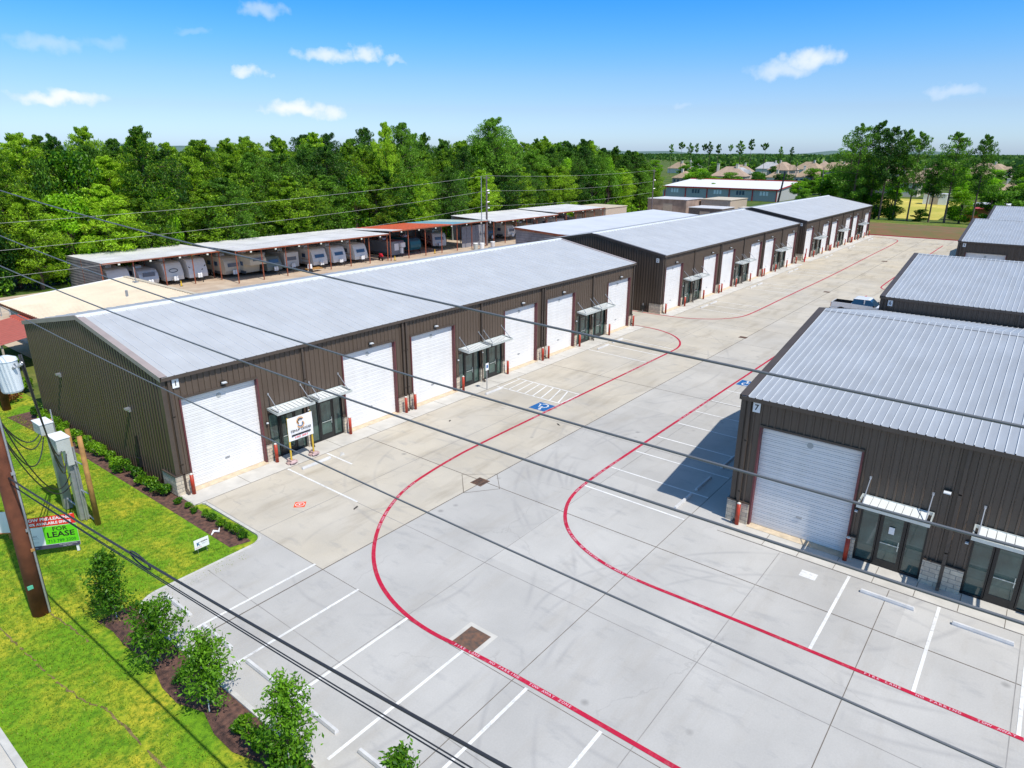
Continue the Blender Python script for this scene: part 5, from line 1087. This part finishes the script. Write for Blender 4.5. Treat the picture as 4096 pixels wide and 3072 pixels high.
# long low building behind building 2
t = thing('storage_building', 'long low pale roofed building with plank end wall behind building 2', 'building', (70.4, 19.6, -.05))
mb = MB(); L_ = 45.5; mb.hexa([(0, 0, 0), (L_, 0, 0), (L_, 14.6, 0), (0, 14.6, 0), (0, 0, 4.35), (L_, 0, 4.35), (L_, 14.6, 5.15), (0, 14.6, 5.15)]); mb.build('wall', M_siding, t)
mb = MB()
for k in range(13): mb.box(-.05, 0, .1+k*.37, -.002, 14.6, .1+k*.37+.30)
mb.build('plank_siding', mat('plank_grey', (0.30, 0.27, 0.28), .7, var=.25, vscale=.8), t)
MB().hexa([(-.3, -.3, 4.36), (L_+.3, -.3, 4.36), (L_+.3, 14.9, 5.19), (-.3, 14.9, 5.19), (-.3, -.3, 4.46), (L_+.3, -.3, 4.46), (L_+.3, 14.9, 5.29), (-.3, 14.9, 5.29)]).build('roof', mat('pale_membrane', (0.58, 0.60, 0.64), .5, var=.06, vscale=.3), t)
MB().box(-.36, -.3, 4.2, -.31, 14.9, 4.5).build('fascia', M_rpost, t).rotation_euler = (math.atan2(.83, 15), 0, 0)
# beige roofed building at the left
t = thing('beige_roofed_building', 'low building with ribbed beige metal roof at the left behind building 1', 'building', (5.2, 20.5, -.05))
MB().hexa([(.3, .2, 0), (10.4, .2, 0), (10.4, 20.3, 0), (.3, 20.3, 0), (.3, .2, 3.28), (10.4, .2, 4.08), (10.4, 20.3, 4.08), (.3, 20.3, 3.28)]).build('wall', mat('grey_stucco', (0.38, 0.36, 0.34), .9, var=.08), t)
mb = MB(); n = int(20.7/.45)
for k in range(n):
    y = k*.45
    for (ya, da), (yb, db) in zip(((y, 0), (y+.3, 0), (y+.33, .05), (y+.42, .05)), ((y+.3, 0), (y+.33, .05), (y+.42, .05), (y+.45, 0))):
        mb.quad((-.3, ya, 3.3+da), (10.6, ya, 4.15+da), (10.6, yb, 4.15+db), (-.3, yb, 3.3+db))
mb.quad((-.3, 0, 3.27), (10.6, 0, 4.12), (10.6, 20.6, 4.12), (-.3, 20.6, 3.27)); mb.build('roof', M_beige, t)
MB().box(-.34, 0, 3.12, -.3, 20.7, 3.3).build('eave_trim', M_rpost, t); MB().box(10.4, -.05, 4.17, 10.8, 20.75, 4.24).build('ridge_cap', M_beige, t); MB().hexa([(-.3, 20.62, 3.2), (10.7, 20.62, 4.06), (10.7, 20.72, 4.06), (-.3, 20.72, 3.2), (-.3, 20.62, 3.40), (10.7, 20.62, 4.25), (10.7, 20.72, 4.25), (-.3, 20.72, 3.40)]).build('far_rake', M_sign, t)
MB().tube([(7.0, 12, 3.85), (7.0, 12, 4.4)], .12, 8).build('roof_vent', M_galv, t); MB().tube([(10.0, 17.0, 4.1), (10.0, 17.0, 5.6)], .04, 6).build('vent_pipe', M_galv, t); MB().box(9.8, 16.7, 4.1, 10.2, 17.3, 4.2).build('pipe_flashing', M_galv, t)
t = thing('porch', 'low red metal porch roof at the left frame edge', 'porch roof', (1.2, 28.5, 0))
mb = MB()
for k in range(14): mb.quad((0, k*.55, 2.35), (3.9, k*.55, 2.95), (3.9, k*.55+.5, 2.95), (0, k*.55+.5, 2.35)); mb.box(3.0, k*.55+.5, 2.8, 3.9, k*.55+.55, 2.98)
mb.build('roof', M_redm, t); MB().box(-.05, 0, 2.2, 0, 7.7, 2.36).build('fascia', M_tan, t)
for y in (.2, 3.8, 7.4): MB().box(.05, y, 0, .18, y+.13, 2.3).build('post', M_tan, t)
MB().quad((0, 0, 2.33), (3.9, 0, 2.93), (3.9, 7.7, 2.93), (0, 7.7, 2.33)).build('ceiling', M_tan, t)
for i, (x, y, s, m_) in enumerate(((.6, 23.4, 1.6, 0), (-.6, 25.5, 1.7, 1), (.2, 27.4, 1.9, 2), (2.2, 29.6, 1.5, 0))): shrub(x, y, s, m_, '%s garden bush beside the red porch' % ordn(i), 'bushes by the red porch', 1.1)
rsh = shrub_mesh(77, .6, .8, 900, .14, foliage('russet_leaves', (0.10, 0.05, 0.02), (0.40, 0.16, 0.05), .3, 1.5))
t = thing('russet_shrub', 'russet orange shrub at the back corner of building 1', 'shrub', (-1.0, 21.8, -.05)); t.scale = (1.6, 1.6, 1.6); link(rsh, 'foliage', t); link(SH[0][1], 'stems', t)
# wire fence
t = thing('wire_fence', 'low rail fence between the beige roofed building and the wood', 'fence', (-14, 52, -.05))
for k in range(9): MB().tube([(k*3.6, 0, 0), (k*3.6, 0, 1.6)], .04, 6).build('post', M_galv, t)
mb = MB()
for z in (.4, .8, 1.2, 1.55): mb.tube([(0, 0, z), (28.8, 0, z)], .012, 4)
mb.build('rails', M_galv, t)
t = thing('white_crate', 'white box left of the covered parking by the fence', 'box', (8.0, 50, -.05)); MB().box(0, 0, 0, 1.1, .9, 1.0).build('body', M_sign, t); MB().box(-.05, -.05, 1.0, 1.15, .95, 1.06).build('lid', M_zinc, t)
t = thing('white_wall', 'low white wall stub behind the ridge of building 1', 'wall', (22.5, 41.3, -.05)); MB().box(0, 0, 0, 9, .25, .7).build('wall', M_sign, t); MB().box(-.05, -.04, .7, 9.05, .29, .76).build('coping', M_kerb, t)

# ------------------------------------------------------------------ covered trailer parking
def carport(label, x0, x1, yf, yb, zf, zb, npost, roof_m, end_wall=False, roof_cuts=None, extra=0):
    t = thing('vehicle_shelter', label, 'carport', (x0, yf, -.05), 0, 'covered trailer parking shelters'); W_, D_ = x1-x0, yb-yf
    cuts = roof_cuts or [(0, W_, roof_m)]
    for a, b, m_ in cuts:
        mb = MB(); nseg = int((b-a)/.9)
        for k in range(nseg):
            xa, xb = a+(b-a)*k/nseg, a+(b-a)*(k+1)/nseg
            mb.quad((xa, -.5, zf+.06), (xb-.08, -.5, zf+.06), (xb-.08, D_+.3, zb+.06), (xa, D_+.3, zb+.06)); mb.quad((xb-.08, -.5, zf+.06), (xb, -.5, zf+.10), (xb, D_+.3, zb+.10), (xb-.08, D_+.3, zb+.06))
        mb.hexa([(a, -.45, zf), (b, -.45, zf), (b, D_+.25, zb), (a, D_+.25, zb), (a, -.45, zf+.05), (b, -.45, zf+.05), (b, D_+.25, zb+.05), (a, D_+.25, zb+.05)]); mb.build('roof', m_, t)
    MB().box(0, -.52, zf-.1, W_, -.46, zf+.07).build('fascia', M_rpost, t)
    for k in range(npost+1):
        x = W_*k/npost; MB().tube([(x, 0, 0), (x, 0, zf)], .075, 8).build('post', M_rpost, t); MB().tube([(x, D_*.55, 0), (x, D_*.55, (zf+zb)/2)], .06, 6).build('post', M_rpost, t)
        if k < npost: MB().box(x+W_/npost*.5-.12, -.6, zf-.3, x+W_/npost*.5+.12, -.53, zf-.12).build('lamp', mat('carport_lamp', (0.72, 0.74, 0.66), .4), t)
    mb = MB()
    for k in range(int(W_/.6)): mb.box(k*.6, D_-.02, 0, k*.6+.55, D_+.02, zb-.05)
    mb.box(0, D_+.021, 0, W_, D_+.03, zb-.05); mb.build('back_wall', mat('carport_back', (0.20, 0.22, 0.22), .7, var=.2, vscale=.4), t)
    if end_wall:
        mb = MB()
        for k in range(11): mb.hexa([(-.05, 0, .1+k*.35), (0, 0, .1+k*.35), (0, D_, .1+k*.35), (-.05, D_, .1+k*.35), (-.02, 0, .1+k*.35+.3), (0, 0, .1+k*.35+.3), (0, D_, .1+k*.35+.3), (-.02, D_, .1+k*.35+.3)])
        mb.build('end_wall', M_siding, t)
    return t
carport('first trailer shelter at the left, pale roof and louvred end wall', 18.6, 33.0, 54.3, 64.2, 3.82, 3.75, 4, M_zinc, True)
carport('second trailer shelter, pale roof over most of the white caravans', 33.05, 58.4, 50.2, 61.2, 4.12, 4.05, 7, M_zinc)
carport('third trailer shelter with a red and blue striped roof', 58.6, 81.4, 49.7, 61, 4.55, 4.0, 6, M_zinc, False, [(0, 2.2, M_zinc), (2.25, 13.5, mat('red_orange_sheet', (0.52, 0.10, 0.045), .6, var=.2)), (13.55, 18, mat('blue_sheet', (0.16, 0.34, 0.44), .5, var=.1)), (18.05, 22.8, mat('grey_green_sheet', (0.42, 0.50, 0.47), .5, var=.1))])
carport('fourth trailer shelter right of the twin poles', 84.0, 104.0, 50.0, 60.5, 4.15, 4.6, 6, M_zinc)
carport('fifth, highest trailer shelter near the tan garage', 104.2, 122.6, 50.2, 60, 4.5, 4.75, 5, M_zinc)
mb = MB()
t = thing('partition_panels', 'grey sheet partition between the third shelter and the twin poles', 'wall', (77.0, 51.5, -.05))
for k in range(5): MB().box(k*1.25, 0, 0, k*1.25+1.2, .06, 3.7).build('panel', mat('partition_grey', (0.24, 0.24, 0.27), .7, var=.15), t)

def trailer(label, x, y, w, L, h, col, style='slant', dark=None, stripe=None, loc_z=.0, wheels=True, win=True, name='travel_trailer', cat='caravan', rz=0, logo=None, z0=.55, tank=True):
    """towed caravan, nose towards -Y; side profile extruded across x"""
    h -= .28; y += .45
    t = thing(name, label, cat, (x, y, -.05), rz, 'caravans under the shelters')
    P = {'slant': [(0, z0), (-.02, z0+.5), (.10, z0+1.1), (.42, h-.35), (.62, h-.1), (.95, h), (L, h), (L, z0)],
         'round': [(.25, z0), (0, z0+.45), (0, h-1.1), (.15, h-.5), (.55, h-.12), (1.1, h), (L-.6, h), (L-.1, h-.4), (L, h-1.0), (L, z0)],
         'box': [(0, z0), (0, h-.08), (.1, h), (L, h), (L, z0)],
         'fifth': [(0, z0+1.2), (0, h-.6), (.5, h), (L, h), (L, z0), (1.9, z0), (1.7, z0+1.2)]}[style]
    body = mat('caravan_%.2f_%.2f_%.2f' % col, col, .4, var=.04)
    MB().extrude([(a, b) for a, b in P], -w/2, w/2, plane='yz').build('body', body, t)
    dk = mat('caravan_trim', (0.08, 0.09, 0.10), .5)
    MB().box(-w/2-.02, 1.2, z0-.02, -w/2+.0, L-.2, z0+.35).box(w/2, 1.2, z0-.02, w/2+.02, L-.2, z0+.35).build('skirt', stripe or dk, t)
    if win:
        fw = w*.32; yo = -.012 if style != 'slant' else .1
        if style in ('slant', 'box', 'round'):
            zz0, zz1 = z0+.95, z0+1.45
            if style == 'slant': MB().quad((-fw, .045, zz0+.05), (fw, .045, zz0+.05), (fw, .20, zz1+.02), (-fw, .20, zz1+.02)).build('front_window', M_win, t)
            else: MB().box(-fw, -.02, zz0, fw, -.003, zz1).build('front_window', M_win, t)
        else: MB().box(-fw, -.02, z0+1.7, fw, -.003, z0+2.15).build('front_window', M_win, t)
        for q in (1.8, 3.6): MB().box(-w/2-.03, q, z0+1.0, -w/2-.005, q+.8, z0+1.55).build('side_window', M_win, t)
        MB().box(-w/2-.035, 2.75, z0+.1, -w/2-.004, 3.4, z0+1.95).build('side_door', body, t)
    if stripe: MB().box(-w/2-.028, .8, z0+.7, -w/2-.006, L-.5, z0+.85).build('stripe', stripe, t)
    for sx in (-w/2+.12, w/2-.12):
        for yy in (L*.55, L*.55+.85):
            if wheels: MB().tube([(sx-.11, yy, .36), (sx+.11, yy, .36)], .34, 14).tube([(sx-.115, yy, .36), (sx+.115, yy, .36)], .16, 10, 1).build('wheel', [M_tyre, M_galv], t)
    if style != 'fifth': MB().tube([(-.6, .1, z0), (0, -1.1, z0-.08)], .04, 6).tube([(.6, .1, z0), (0, -1.1, z0-.08)], .04, 6).tube([(0, -1.0, z0-.1), (0, -1.0, 0)], .04, 6).build('drawbar', M_frame, t)
    if tank: MB().tube([(-.16, -.35, z0), (-.16, -.35, z0+.5), (-.16, -.35, z0+.58)], [.15, .15, .06], 10).tube([(.16, -.35, z0), (.16, -.35, z0+.5), (.16, -.35, z0+.58)], [.15, .15, .06], 10).build('gas_bottles', M_sign, t)
    MB().box(-.35, L*.4, h, .35, L*.4+.9, h+.28).build('roof_unit', M_sign, t)
    return t
WHT = (0.70, 0.69, 0.66); CRM = (0.58, 0.52, 0.42); SIL = (0.55, 0.57, 0.60)
trailer('white box trailer first under the left shelter', 21.0, 55.3, 2.5, 7, 2.95, (0.76, 0.76, 0.75), 'slant', win=False)
trailer('rounded silver caravan second under the left shelter', 24.3, 55.0, 2.3, 6.5, 2.55, SIL, 'round')
tt = trailer('pale caravan with a black loop emblem on its nose', 27.6, 55.4, 2.4, 7, 3.0, WHT, 'slant', win=False)
mb = MB(); ribbon([(.55*math.cos(k*.42), .22*math.sin(k*.42)) for k in range(16)], .09, 0, mb); o = mb.build('nose_emblem', M_black, tt, (0, .13, 1.75)); o.rotation_euler = (R(72), 0, 0)
tt = trailer('white caravan with dark V stripes last under the left shelter', 30.7, 55.3, 2.5, 7.5, 3.15, (0.74, 0.74, 0.74), 'slant', win=False)
for sx in (-1, 1): o = ribbon([(sx*1.15, .35), (sx*.5, -.25)], .12, 0).build('stripe', M_black, tt, (0, .11, 1.65)); o.rotation_euler = (R(73), 0, 0)
trailer('beige caravan set well back in the second shelter', 34.9, 54.0, 2.4, 6.5, 3.0, CRM, 'round')
trailer('cream fifth wheel caravan with rounded nose', 37.2, 51.6, 2.4, 8.5, 3.3, (0.56, 0.50, 0.38), 'fifth', tank=False)
trailer('dark green grey toy hauler with slanted nose', 40.1, 52.4, 2.3, 6.5, 2.7, (0.16, 0.19, 0.18), 'slant')
trailer('pale caravan seen from its flat rear with dark window', 43.3, 53.0, 2.3, 6.8, 2.9, (0.58, 0.58, 0.56), 'box')
trailer('tan caravan with bright white nose in the middle', 47.2, 51.7, 2.5, 8, 3.05, (0.72, 0.70, 0.66), 'slant', stripe=M_tan)
trailer('white caravan with big dark nose window', 50.6, 51.6, 2.35, 7, 3.0, (0.74, 0.74, 0.74), 'slant')
trailer('white caravan with tan side beside the red motorcycle', 54.6, 51.5, 2.45, 7.5, 3.05, (0.72, 0.73, 0.72), 'slant', stripe=M_tan)
tt = trailer('grey office container with cooling units on its end', 62.6, 52.0, 2.7, 8, 2.75, (0.20, 0.22, 0.25), 'box', win=False, tank=False, name='office_container', cat='container', z0=.3)
MB().box(.35, -.5, 1.45, 1.2, -.01, 2.2).build('cooling_unit', M_sign, tt); MB().box(-.75, -.03, 1.0, .2, -.005, 2.1).build('door_panel', M_sign, tt); MB().box(.4, -.4, .5, .8, -.01, 1.35).build('gas_cabinet', M_sign, tt)
trailer('teal cloth covered caravan beside the grey office container', 67.2, 52.6, 2.4, 6, 2.8, (0.03, 0.16, 0.20), 'round', win=False, wheels=False, tank=False)
trailer('white caravan with maroon stripe parked near the grey partition', 73.6, 53.3, 2.45, 8.5, 2.95, (0.66, 0.64, 0.60), 'slant', stripe=mat('maroon_stripe', (0.14, 0.02, 0.03), .5), rz=R(-28))
trailer('white caravan in the fourth shelter', 93.0, 52.5, 2.4, 7, 2.9, WHT, 'round'); trailer('cream boat shaped caravan in the fourth shelter', 98.8, 52.0, 2.4, 7, 2.8, CRM, 'slant')
trailer('dark covered caravan in the fourth shelter', 88.0, 53.5, 2.4, 6, 2.9, (0.06, 0.08, 0.09), 'slant'); trailer('white caravan in the fifth shelter', 110.0, 52.0, 2.5, 7.5, 3.0, (0.7, 0.7, 0.7), 'slant'); trailer('grey caravan in the fifth shelter', 116.5, 52.2, 2.5, 7, 2.9, (0.3, 0.3, 0.32), 'box')
# small things in front
def motorcycle(x, y, label):
    t = thing('motorcycle', label, 'motorcycle', (x, y, -.05), R(70))
    for xx in (-.65, .65): MB().tube([(xx, -.05, .32), (xx, .05, .32)], .31, 16).build('wheel', M_tyre, t)
    MB().hexa([(-.35, -.14, .55), (.4, -.14, .55), (.4, .14, .55), (-.35, .14, .55), (-.25, -.17, 1.0), (.55, -.13, 1.08), (.55, .13, 1.08), (-.25, .17, 1.0)]).tube([(-.9, 0, .75), (-.3, 0, .95)], [.12, .2], 8).build('body', mat('motor_red', (0.55, 0.02, 0.04), .3), t)
    MB().tube([(.65, 0, .32), (.45, 0, 1.15)], .04, 6).build('fork', M_galv, t); MB().tube([(.45, -.35, 1.18), (.45, .35, 1.18)], .02, 6).build('handlebar', M_frame, t)
    MB().box(-.6, -.12, .92, -.05, .12, 1.02).build('saddle', M_black, t)
motorcycle(57.9, 51.3, 'red motorcycle between the white caravan and the grey container')
def bin_(x, y, label, m_):
    t = thing('bin', label, 'bin', (x, y, -.05), 0, 'drums by the twin poles'); MB().tube([(0, 0, 0), (0, 0, 1.05)], [.36, .42], 14).build('body', m_, t); MB().tube([(0, 0, 1.05), (0, 0, 1.12)], [.44, .40], 14).build('lid', M_sign, t)
bin_(77.0, 48.3, 'green grey drum at the foot of the twin poles', M_grey); bin_(77.9, 47.6, 'white drum at the foot of the twin poles', M_sign); bin_(80.6, 47.4, 'pale grey drum right of the twin poles', M_zinc)
t = thing('tow_frame', 'small tow dolly with round white tank under the second shelter', 'trailer', (44.6, 50.6, -.05)); MB().box(-.9, -.5, .35, 1.4, .5, .5).build('frame', M_tan_wood, t); MB().tube([(-.4, 0, .5), (-.4, 0, 1.1)], [.35, .3], 12).build('tank', M_sign, t)
for sy in (-.6, .6): MB().tube([(-.7, sy-.08, .3), (-.7, sy+.08, .3)], .3, 12).build('wheel', M_tyre, t)
def cone(x, y, label):
    t = thing('traffic_post', label, 'marker post', (x, y, -.05)); MB().box(-.15, -.15, 0, .15, .15, .05).build('base', M_black, t); MB().tube([(0, 0, .05), (0, 0, .7)], [.11, .04], 10).build('cone', mat('cone_yellow', (0.7, 0.45, 0.02), .5), t)
cone(59.3, 49.6, 'small dark marker post right of the red motorcycle'); cone(68.9, 50.3, 'yellow marker cone beside the teal caravan'); cone(27.4, 54.0, 'yellow jack stand before the caravan with loop emblem')

# poles of the yard
def yard_pole(x, y, h, label, arms=True, m_=M_wood, r0=.17):
    t = thing('utility_pole', label, 'utility pole', (x, y, -.05), 0, None); MB().tube([(0, 0, 0), (0, 0, h)], [r0, r0*.65], 10).build('pole_shaft', m_, t)
    if arms:
        MB().box(-.9, -.05, h-.5, .9, .05, h-.38).build('cross_arm', m_, t)
        for z in (h-2.6, h-4.6): MB().tube([(0, -.1, z), (.35, -.35, z+.05)], .08, 6).build('insulator', M_galv, t)
    return t
M_pgrey = mat('weathered_pole', (0.13, 0.11, 0.12), .8, var=.2)
yp = yard_pole(82.4, 50.3, 12.3, 'thick weathered pole with fittings, right of the twin poles', True, M_pgrey, .2)
for z in (9.2, 6.6): MB().box(.15, -.25, z, .55, .1, z+.22).build('junction_box', M_sign, yp)
for k, (a, b) in enumerate(((-.5, 4.6), (.45, 4.5), (.5, 4.2))): MB().tube([(a, -.1, b), (a, -.45, b-.08)], [.07, .16], 10).build('floodlight', M_sign, yp)
MB().box(-.9, -.3, 4.35, .9, -.2, 4.42).build('lamp_arm', M_galv, yp)
t = yard_pole(80.4, 49.8, 12.2, 'thin pale pole, left of the twin poles', False, M_galv, .085)
yard_pole(143.6, 48.9, 12.5, 'dark pole rising behind building 2 roof', True, M_pgrey, .16)
lp = yard_pole(206, 38.5, 11.0, 'dark leaning pole before the red trimmed hall', False, M_black, .34); lp.rotation_euler = (R(4), R(9), 0)
yard_pole(262, 41, 11.5, 'dark pole left of the tall pine group', True, M_pgrey, .22)
yard_pole(300, 62, 12.5, 'slim pole among the houses', True, M_pgrey, .18)
yard_pole(228, 1.5, 7.5, 'brown pole with white top on the far field', False, M_rust, .2)
for z, dz, lab in ((12.2, -2.2, 'topmost pale yard wire before the wood'), (9.6, -1.4, 'middle pale yard wire before the wood'), (7.0, -.9, 'lowest pale yard wire before the wood')):
    cable(lab, catenary((82.4, 50.3, z), (-30, 50, z-2.6), 1.3, 30), .016, mat('pale_wire', (0.42, 0.42, 0.40), .5), 'yard wires'); 
    cable(lab.replace('before the wood', 'right of the twin poles'), catenary((82.4, 50.3, z), (143.6, 48.9, z), .6, 16), .016, MATS['pale_wire'], 'yard wires')

# ------------------------------------------------------------------ far end of the drive
bk = MB(); bk.quad((147.5, -60, .0), (147.5, 19, .0), (153, 19, .9), (153, -60, .9)); bk.quad((153, -60, .9), (153, 19, .9), (166, 19, 1.0), (166, -60, 1.0))
struct('earth_bank', bk, mat('reddish_earth', (0.20, 0.105, 0.05), .95, var=.4, vscale=.35, col2=(0.13, 0.12, 0.035), bump=.5, bscale=3))
struct('grass_verge', MB().quad((166, -60, 1.0), (166, 19, 1.0), (182, 19, .4), (182, -60, .4)), grass_mat('verge_grass', (0.26, 0.24, 0.07), (0.10, 0.17, 0.02), (0.05, 0.10, 0.015), .3))
struct('far_field', MB().quad((196, -6, -.05), (196, 19, -.05), (292, 26, -.05), (292, -2, -.05)), grass_mat('dry_field', (0.62, 0.52, 0.13), (0.36, 0.36, 0.06), (0.42, 0.36, 0.08), .1))
shed('garden_shed', 'orange brown shed with red roof below the right pines', 196, -17.5, 203, -11.5, 3.2, mat('orange_wall', (0.50, 0.17, 0.05), .7, var=.15), mat('shed_red', (0.42, 0.05, 0.04), .6), 0)
shed('white_shed', 'white open shed on the far field between the pines', 262, .5, 268, 7.5, 3.4, M_sign, M_zinc, 1)
shed('pale_shed', 'pale flat shed at the right edge beyond building 5', 224, -19, 232, -10.5, 2.8, M_tan, M_sign, 0)
# hydrant by building 3
t = thing('hydrant', 'red fire riser with curved pipes at the gap before building 3', 'fire hydrant', (99.0, -.9, 0)); Mh = mat('hydrant_red', (0.48, 0.01, 0.03), .4)
MB().tube([(0, 0, 0), (0, 0, .75), (0, 0, .85)], [.11, .11, .05], 10).build('barrel', Mh, t); MB().tube([(-.2, 0, .55), (.2, 0, .55)], .07, 8).build('outlet', Mh, t); MB().tube([(.1, 0, .6), (.6, 0, .62), (.75, .1, .9), (.75, .1, 2.0)], .07, 8).build('riser', Mh, t)
# water box near B2
t = thing('gas_meter', 'dark gas meter at the side wall of building 2', 'meter', (51.1, 1.75, 0)); MB().box(-.25, -.2, .3, 0, .2, .75).build('body', M_frame, t); MB().tube([(-.12, 0, 0), (-.12, 0, 1.0)], .04, 8).build('pipe', M_galv, t)

# ------------------------------------------------------------------ pickup truck
t = thing('pickup_truck', 'white pickup truck with open bed parked beyond building 7', 'pickup truck', (64.0, -13.95, 0), R(-90))
Mp = mat('white_car_paint', (0.74, 0.76, 0.80), .22, var=.02); Mg = mat('car_glass', (0.02, 0.05, 0.09), .05, spec=1.0)
mb = MB(); hw = .98
mb.hexa([(0, -hw, .45), (2.0, -hw, .45), (2.0, hw, .45), (0, hw, .45), (.02, -hw+.04, .85), (2.0, -hw+.04, .85), (2.0, hw-.04, .85), (.02, hw-.04, .85)])
mb.box(.0, -hw+.02, .85, 2.0, -hw+.12, 1.32).box(0, hw-.12, .85, 2.0, hw-.02, 1.32).box(0, -hw+.12, .85, .09, hw-.12, 1.30).box(1.9, -hw+.12, .85, 2.0, hw-.12, 1.36)
mb.hexa([(2.01, -hw, .45), (4.35, -hw, .45), (4.35, hw, .45), (2.01, hw, .45), (2.01, -hw+.03, 1.32), (4.35, -hw+.05, 1.25), (4.35, hw-.05, 1.25), (2.01, hw-.03, 1.32)])
mb.hexa([(4.35, -hw, .5), (5.75, -hw+.06, .5), (5.75, hw-.06, .5), (4.35, hw, .5), (4.35, -hw+.05, 1.25), (5.70, -hw+.14, 1.08), (5.70, hw-.14, 1.08), (4.35, hw-.05, 1.25)])
mb.hexa([(2.05, -hw+.16, 1.86), (3.65, -hw+.2, 1.86), (3.65, hw-.2, 1.86), (2.05, hw-.16, 1.86), (2.2, -hw+.24, 1.93), (3.45, -hw+.26, 1.93), (3.45, hw-.26, 1.93), (2.2, hw-.24, 1.93)])
mb.build('body', Mp, t)
MB().hexa([(2.03, -hw+.06, 1.32), (4.30, -hw+.08, 1.25), (4.30, hw-.08, 1.25), (2.03, hw-.06, 1.32), (2.07, -hw+.17, 1.86), (3.63, -hw+.21, 1.86), (3.63, hw-.21, 1.86), (2.07, hw-.17, 1.86)]).build('cab_glass', Mg, t)
MB().box(.1, -hw+.13, .851, 1.89, hw-.13, .90).box(.1, -hw+.121, .9, 1.89, -hw+.14, 1.34).box(.1, hw-.14, .9, 1.89, hw-.121, 1.34).box(.1, -hw+.14, .9, .12, hw-.14, 1.33).box(1.87, -hw+.14, .9, 1.89, hw-.14, 1.33).build('bed_liner', M_black, t)
for s_ in (-1, 1):
    MB().box(3.1, s_*(hw-.10), 1.26, 3.2, s_*(hw-.16), 1.87).build('door_pillar', Mp, t)
    MB().box(-.03, s_*(hw-.02), .85, .03, s_*(hw-.2), 1.25).build('tail_lamp', mat('tail_red', (0.5, 0.01, 0.02), .3), t)
    MB().box(5.68, s_*(hw-.14), .8, 5.76, s_*(hw-.42), 1.0).build('headlight', M_sign, t)
    MB().box(4.05, s_*(hw+.02), 1.25, 4.2, s_*(hw+.22), 1.45).build('mirror', M_frame, t)
    for x in (1.05, 4.75):
        w_ = MB().tube([(x, s_*(hw-.25), .40), (x, s_*(hw-.0), .40)], .40, 20).build('wheel', M_tyre, t); MB().tube([(x, s_*(hw-.02), .40), (x, s_*(hw+.012), .40)], .22, 12).build('rim', M_galv, w_)
        MB().tube([(x, s_*(hw-.05), .42), (x, s_*(hw+.006), .42)], .48, 20).build('wheel_arch', M_black, t)
MB().box(-.12, -hw+.05, .5, .0, hw-.05, .68).build('bumper', M_galv, t); MB().box(5.74, -hw+.1, .45, 5.88, hw-.1, .75).build('bumper', M_galv, t); MB().box(5.7, -.55, .78, 5.77, .55, 1.03).build('grille', M_frame, t)
# notice taped to the first glass door of building 7, scraps on the mulch
tag(MB().box(14.85, -28.62, 1.62, 14.856, -28.42, 1.92).build('paper_notice', M_sign), 'white paper notice on the left glass door of building 7', 'notice')
mb = MB().tube([(-.95, -4.7, .0), (-.75, -4.55, .05), (-.6, -4.7, .02), (-.45, -4.5, .06)], [.03, .06, .05, .02], 6); tag(mb.build('plastic_scrap', M_sign), 'crumpled white plastic scrap on the mulch tip', 'litter')
# small litter on the drive
for i, (x, y, a, s_, lab) in enumerate(((4.6, -7.75, .3, .22, 'dark scrap lying by the red curve'), (19.3, -9.3, 1.0, .2, 'dark leaf scrap lying on the drive before building 1'), (15.5, -3.6, .4, .14, 'small dark chip on the concrete before the second door'), (8.0, -2.45, .0, .2, 'small pale grey lump beside the banner stand'))):
    mb = MB(); mb.add([(-s_, -.04, 0), (s_*.6, -.06, 0), (s_, .05, 0), (-s_*.4, .06, 0), (-s_*.5, 0, .05 if i < 3 else .22), (s_*.5, .01, .04 if i < 3 else .1)], [(0, 1, 5, 4), (1, 2, 5), (2, 3, 4, 5), (3, 0, 4), (0, 3, 2, 1)])
    tag(mb.build('litter', mat('litter_dark', (0.06, 0.055, 0.05), .9) if i < 3 else M_kerb, None, (x, y, .006), a), lab, 'litter')
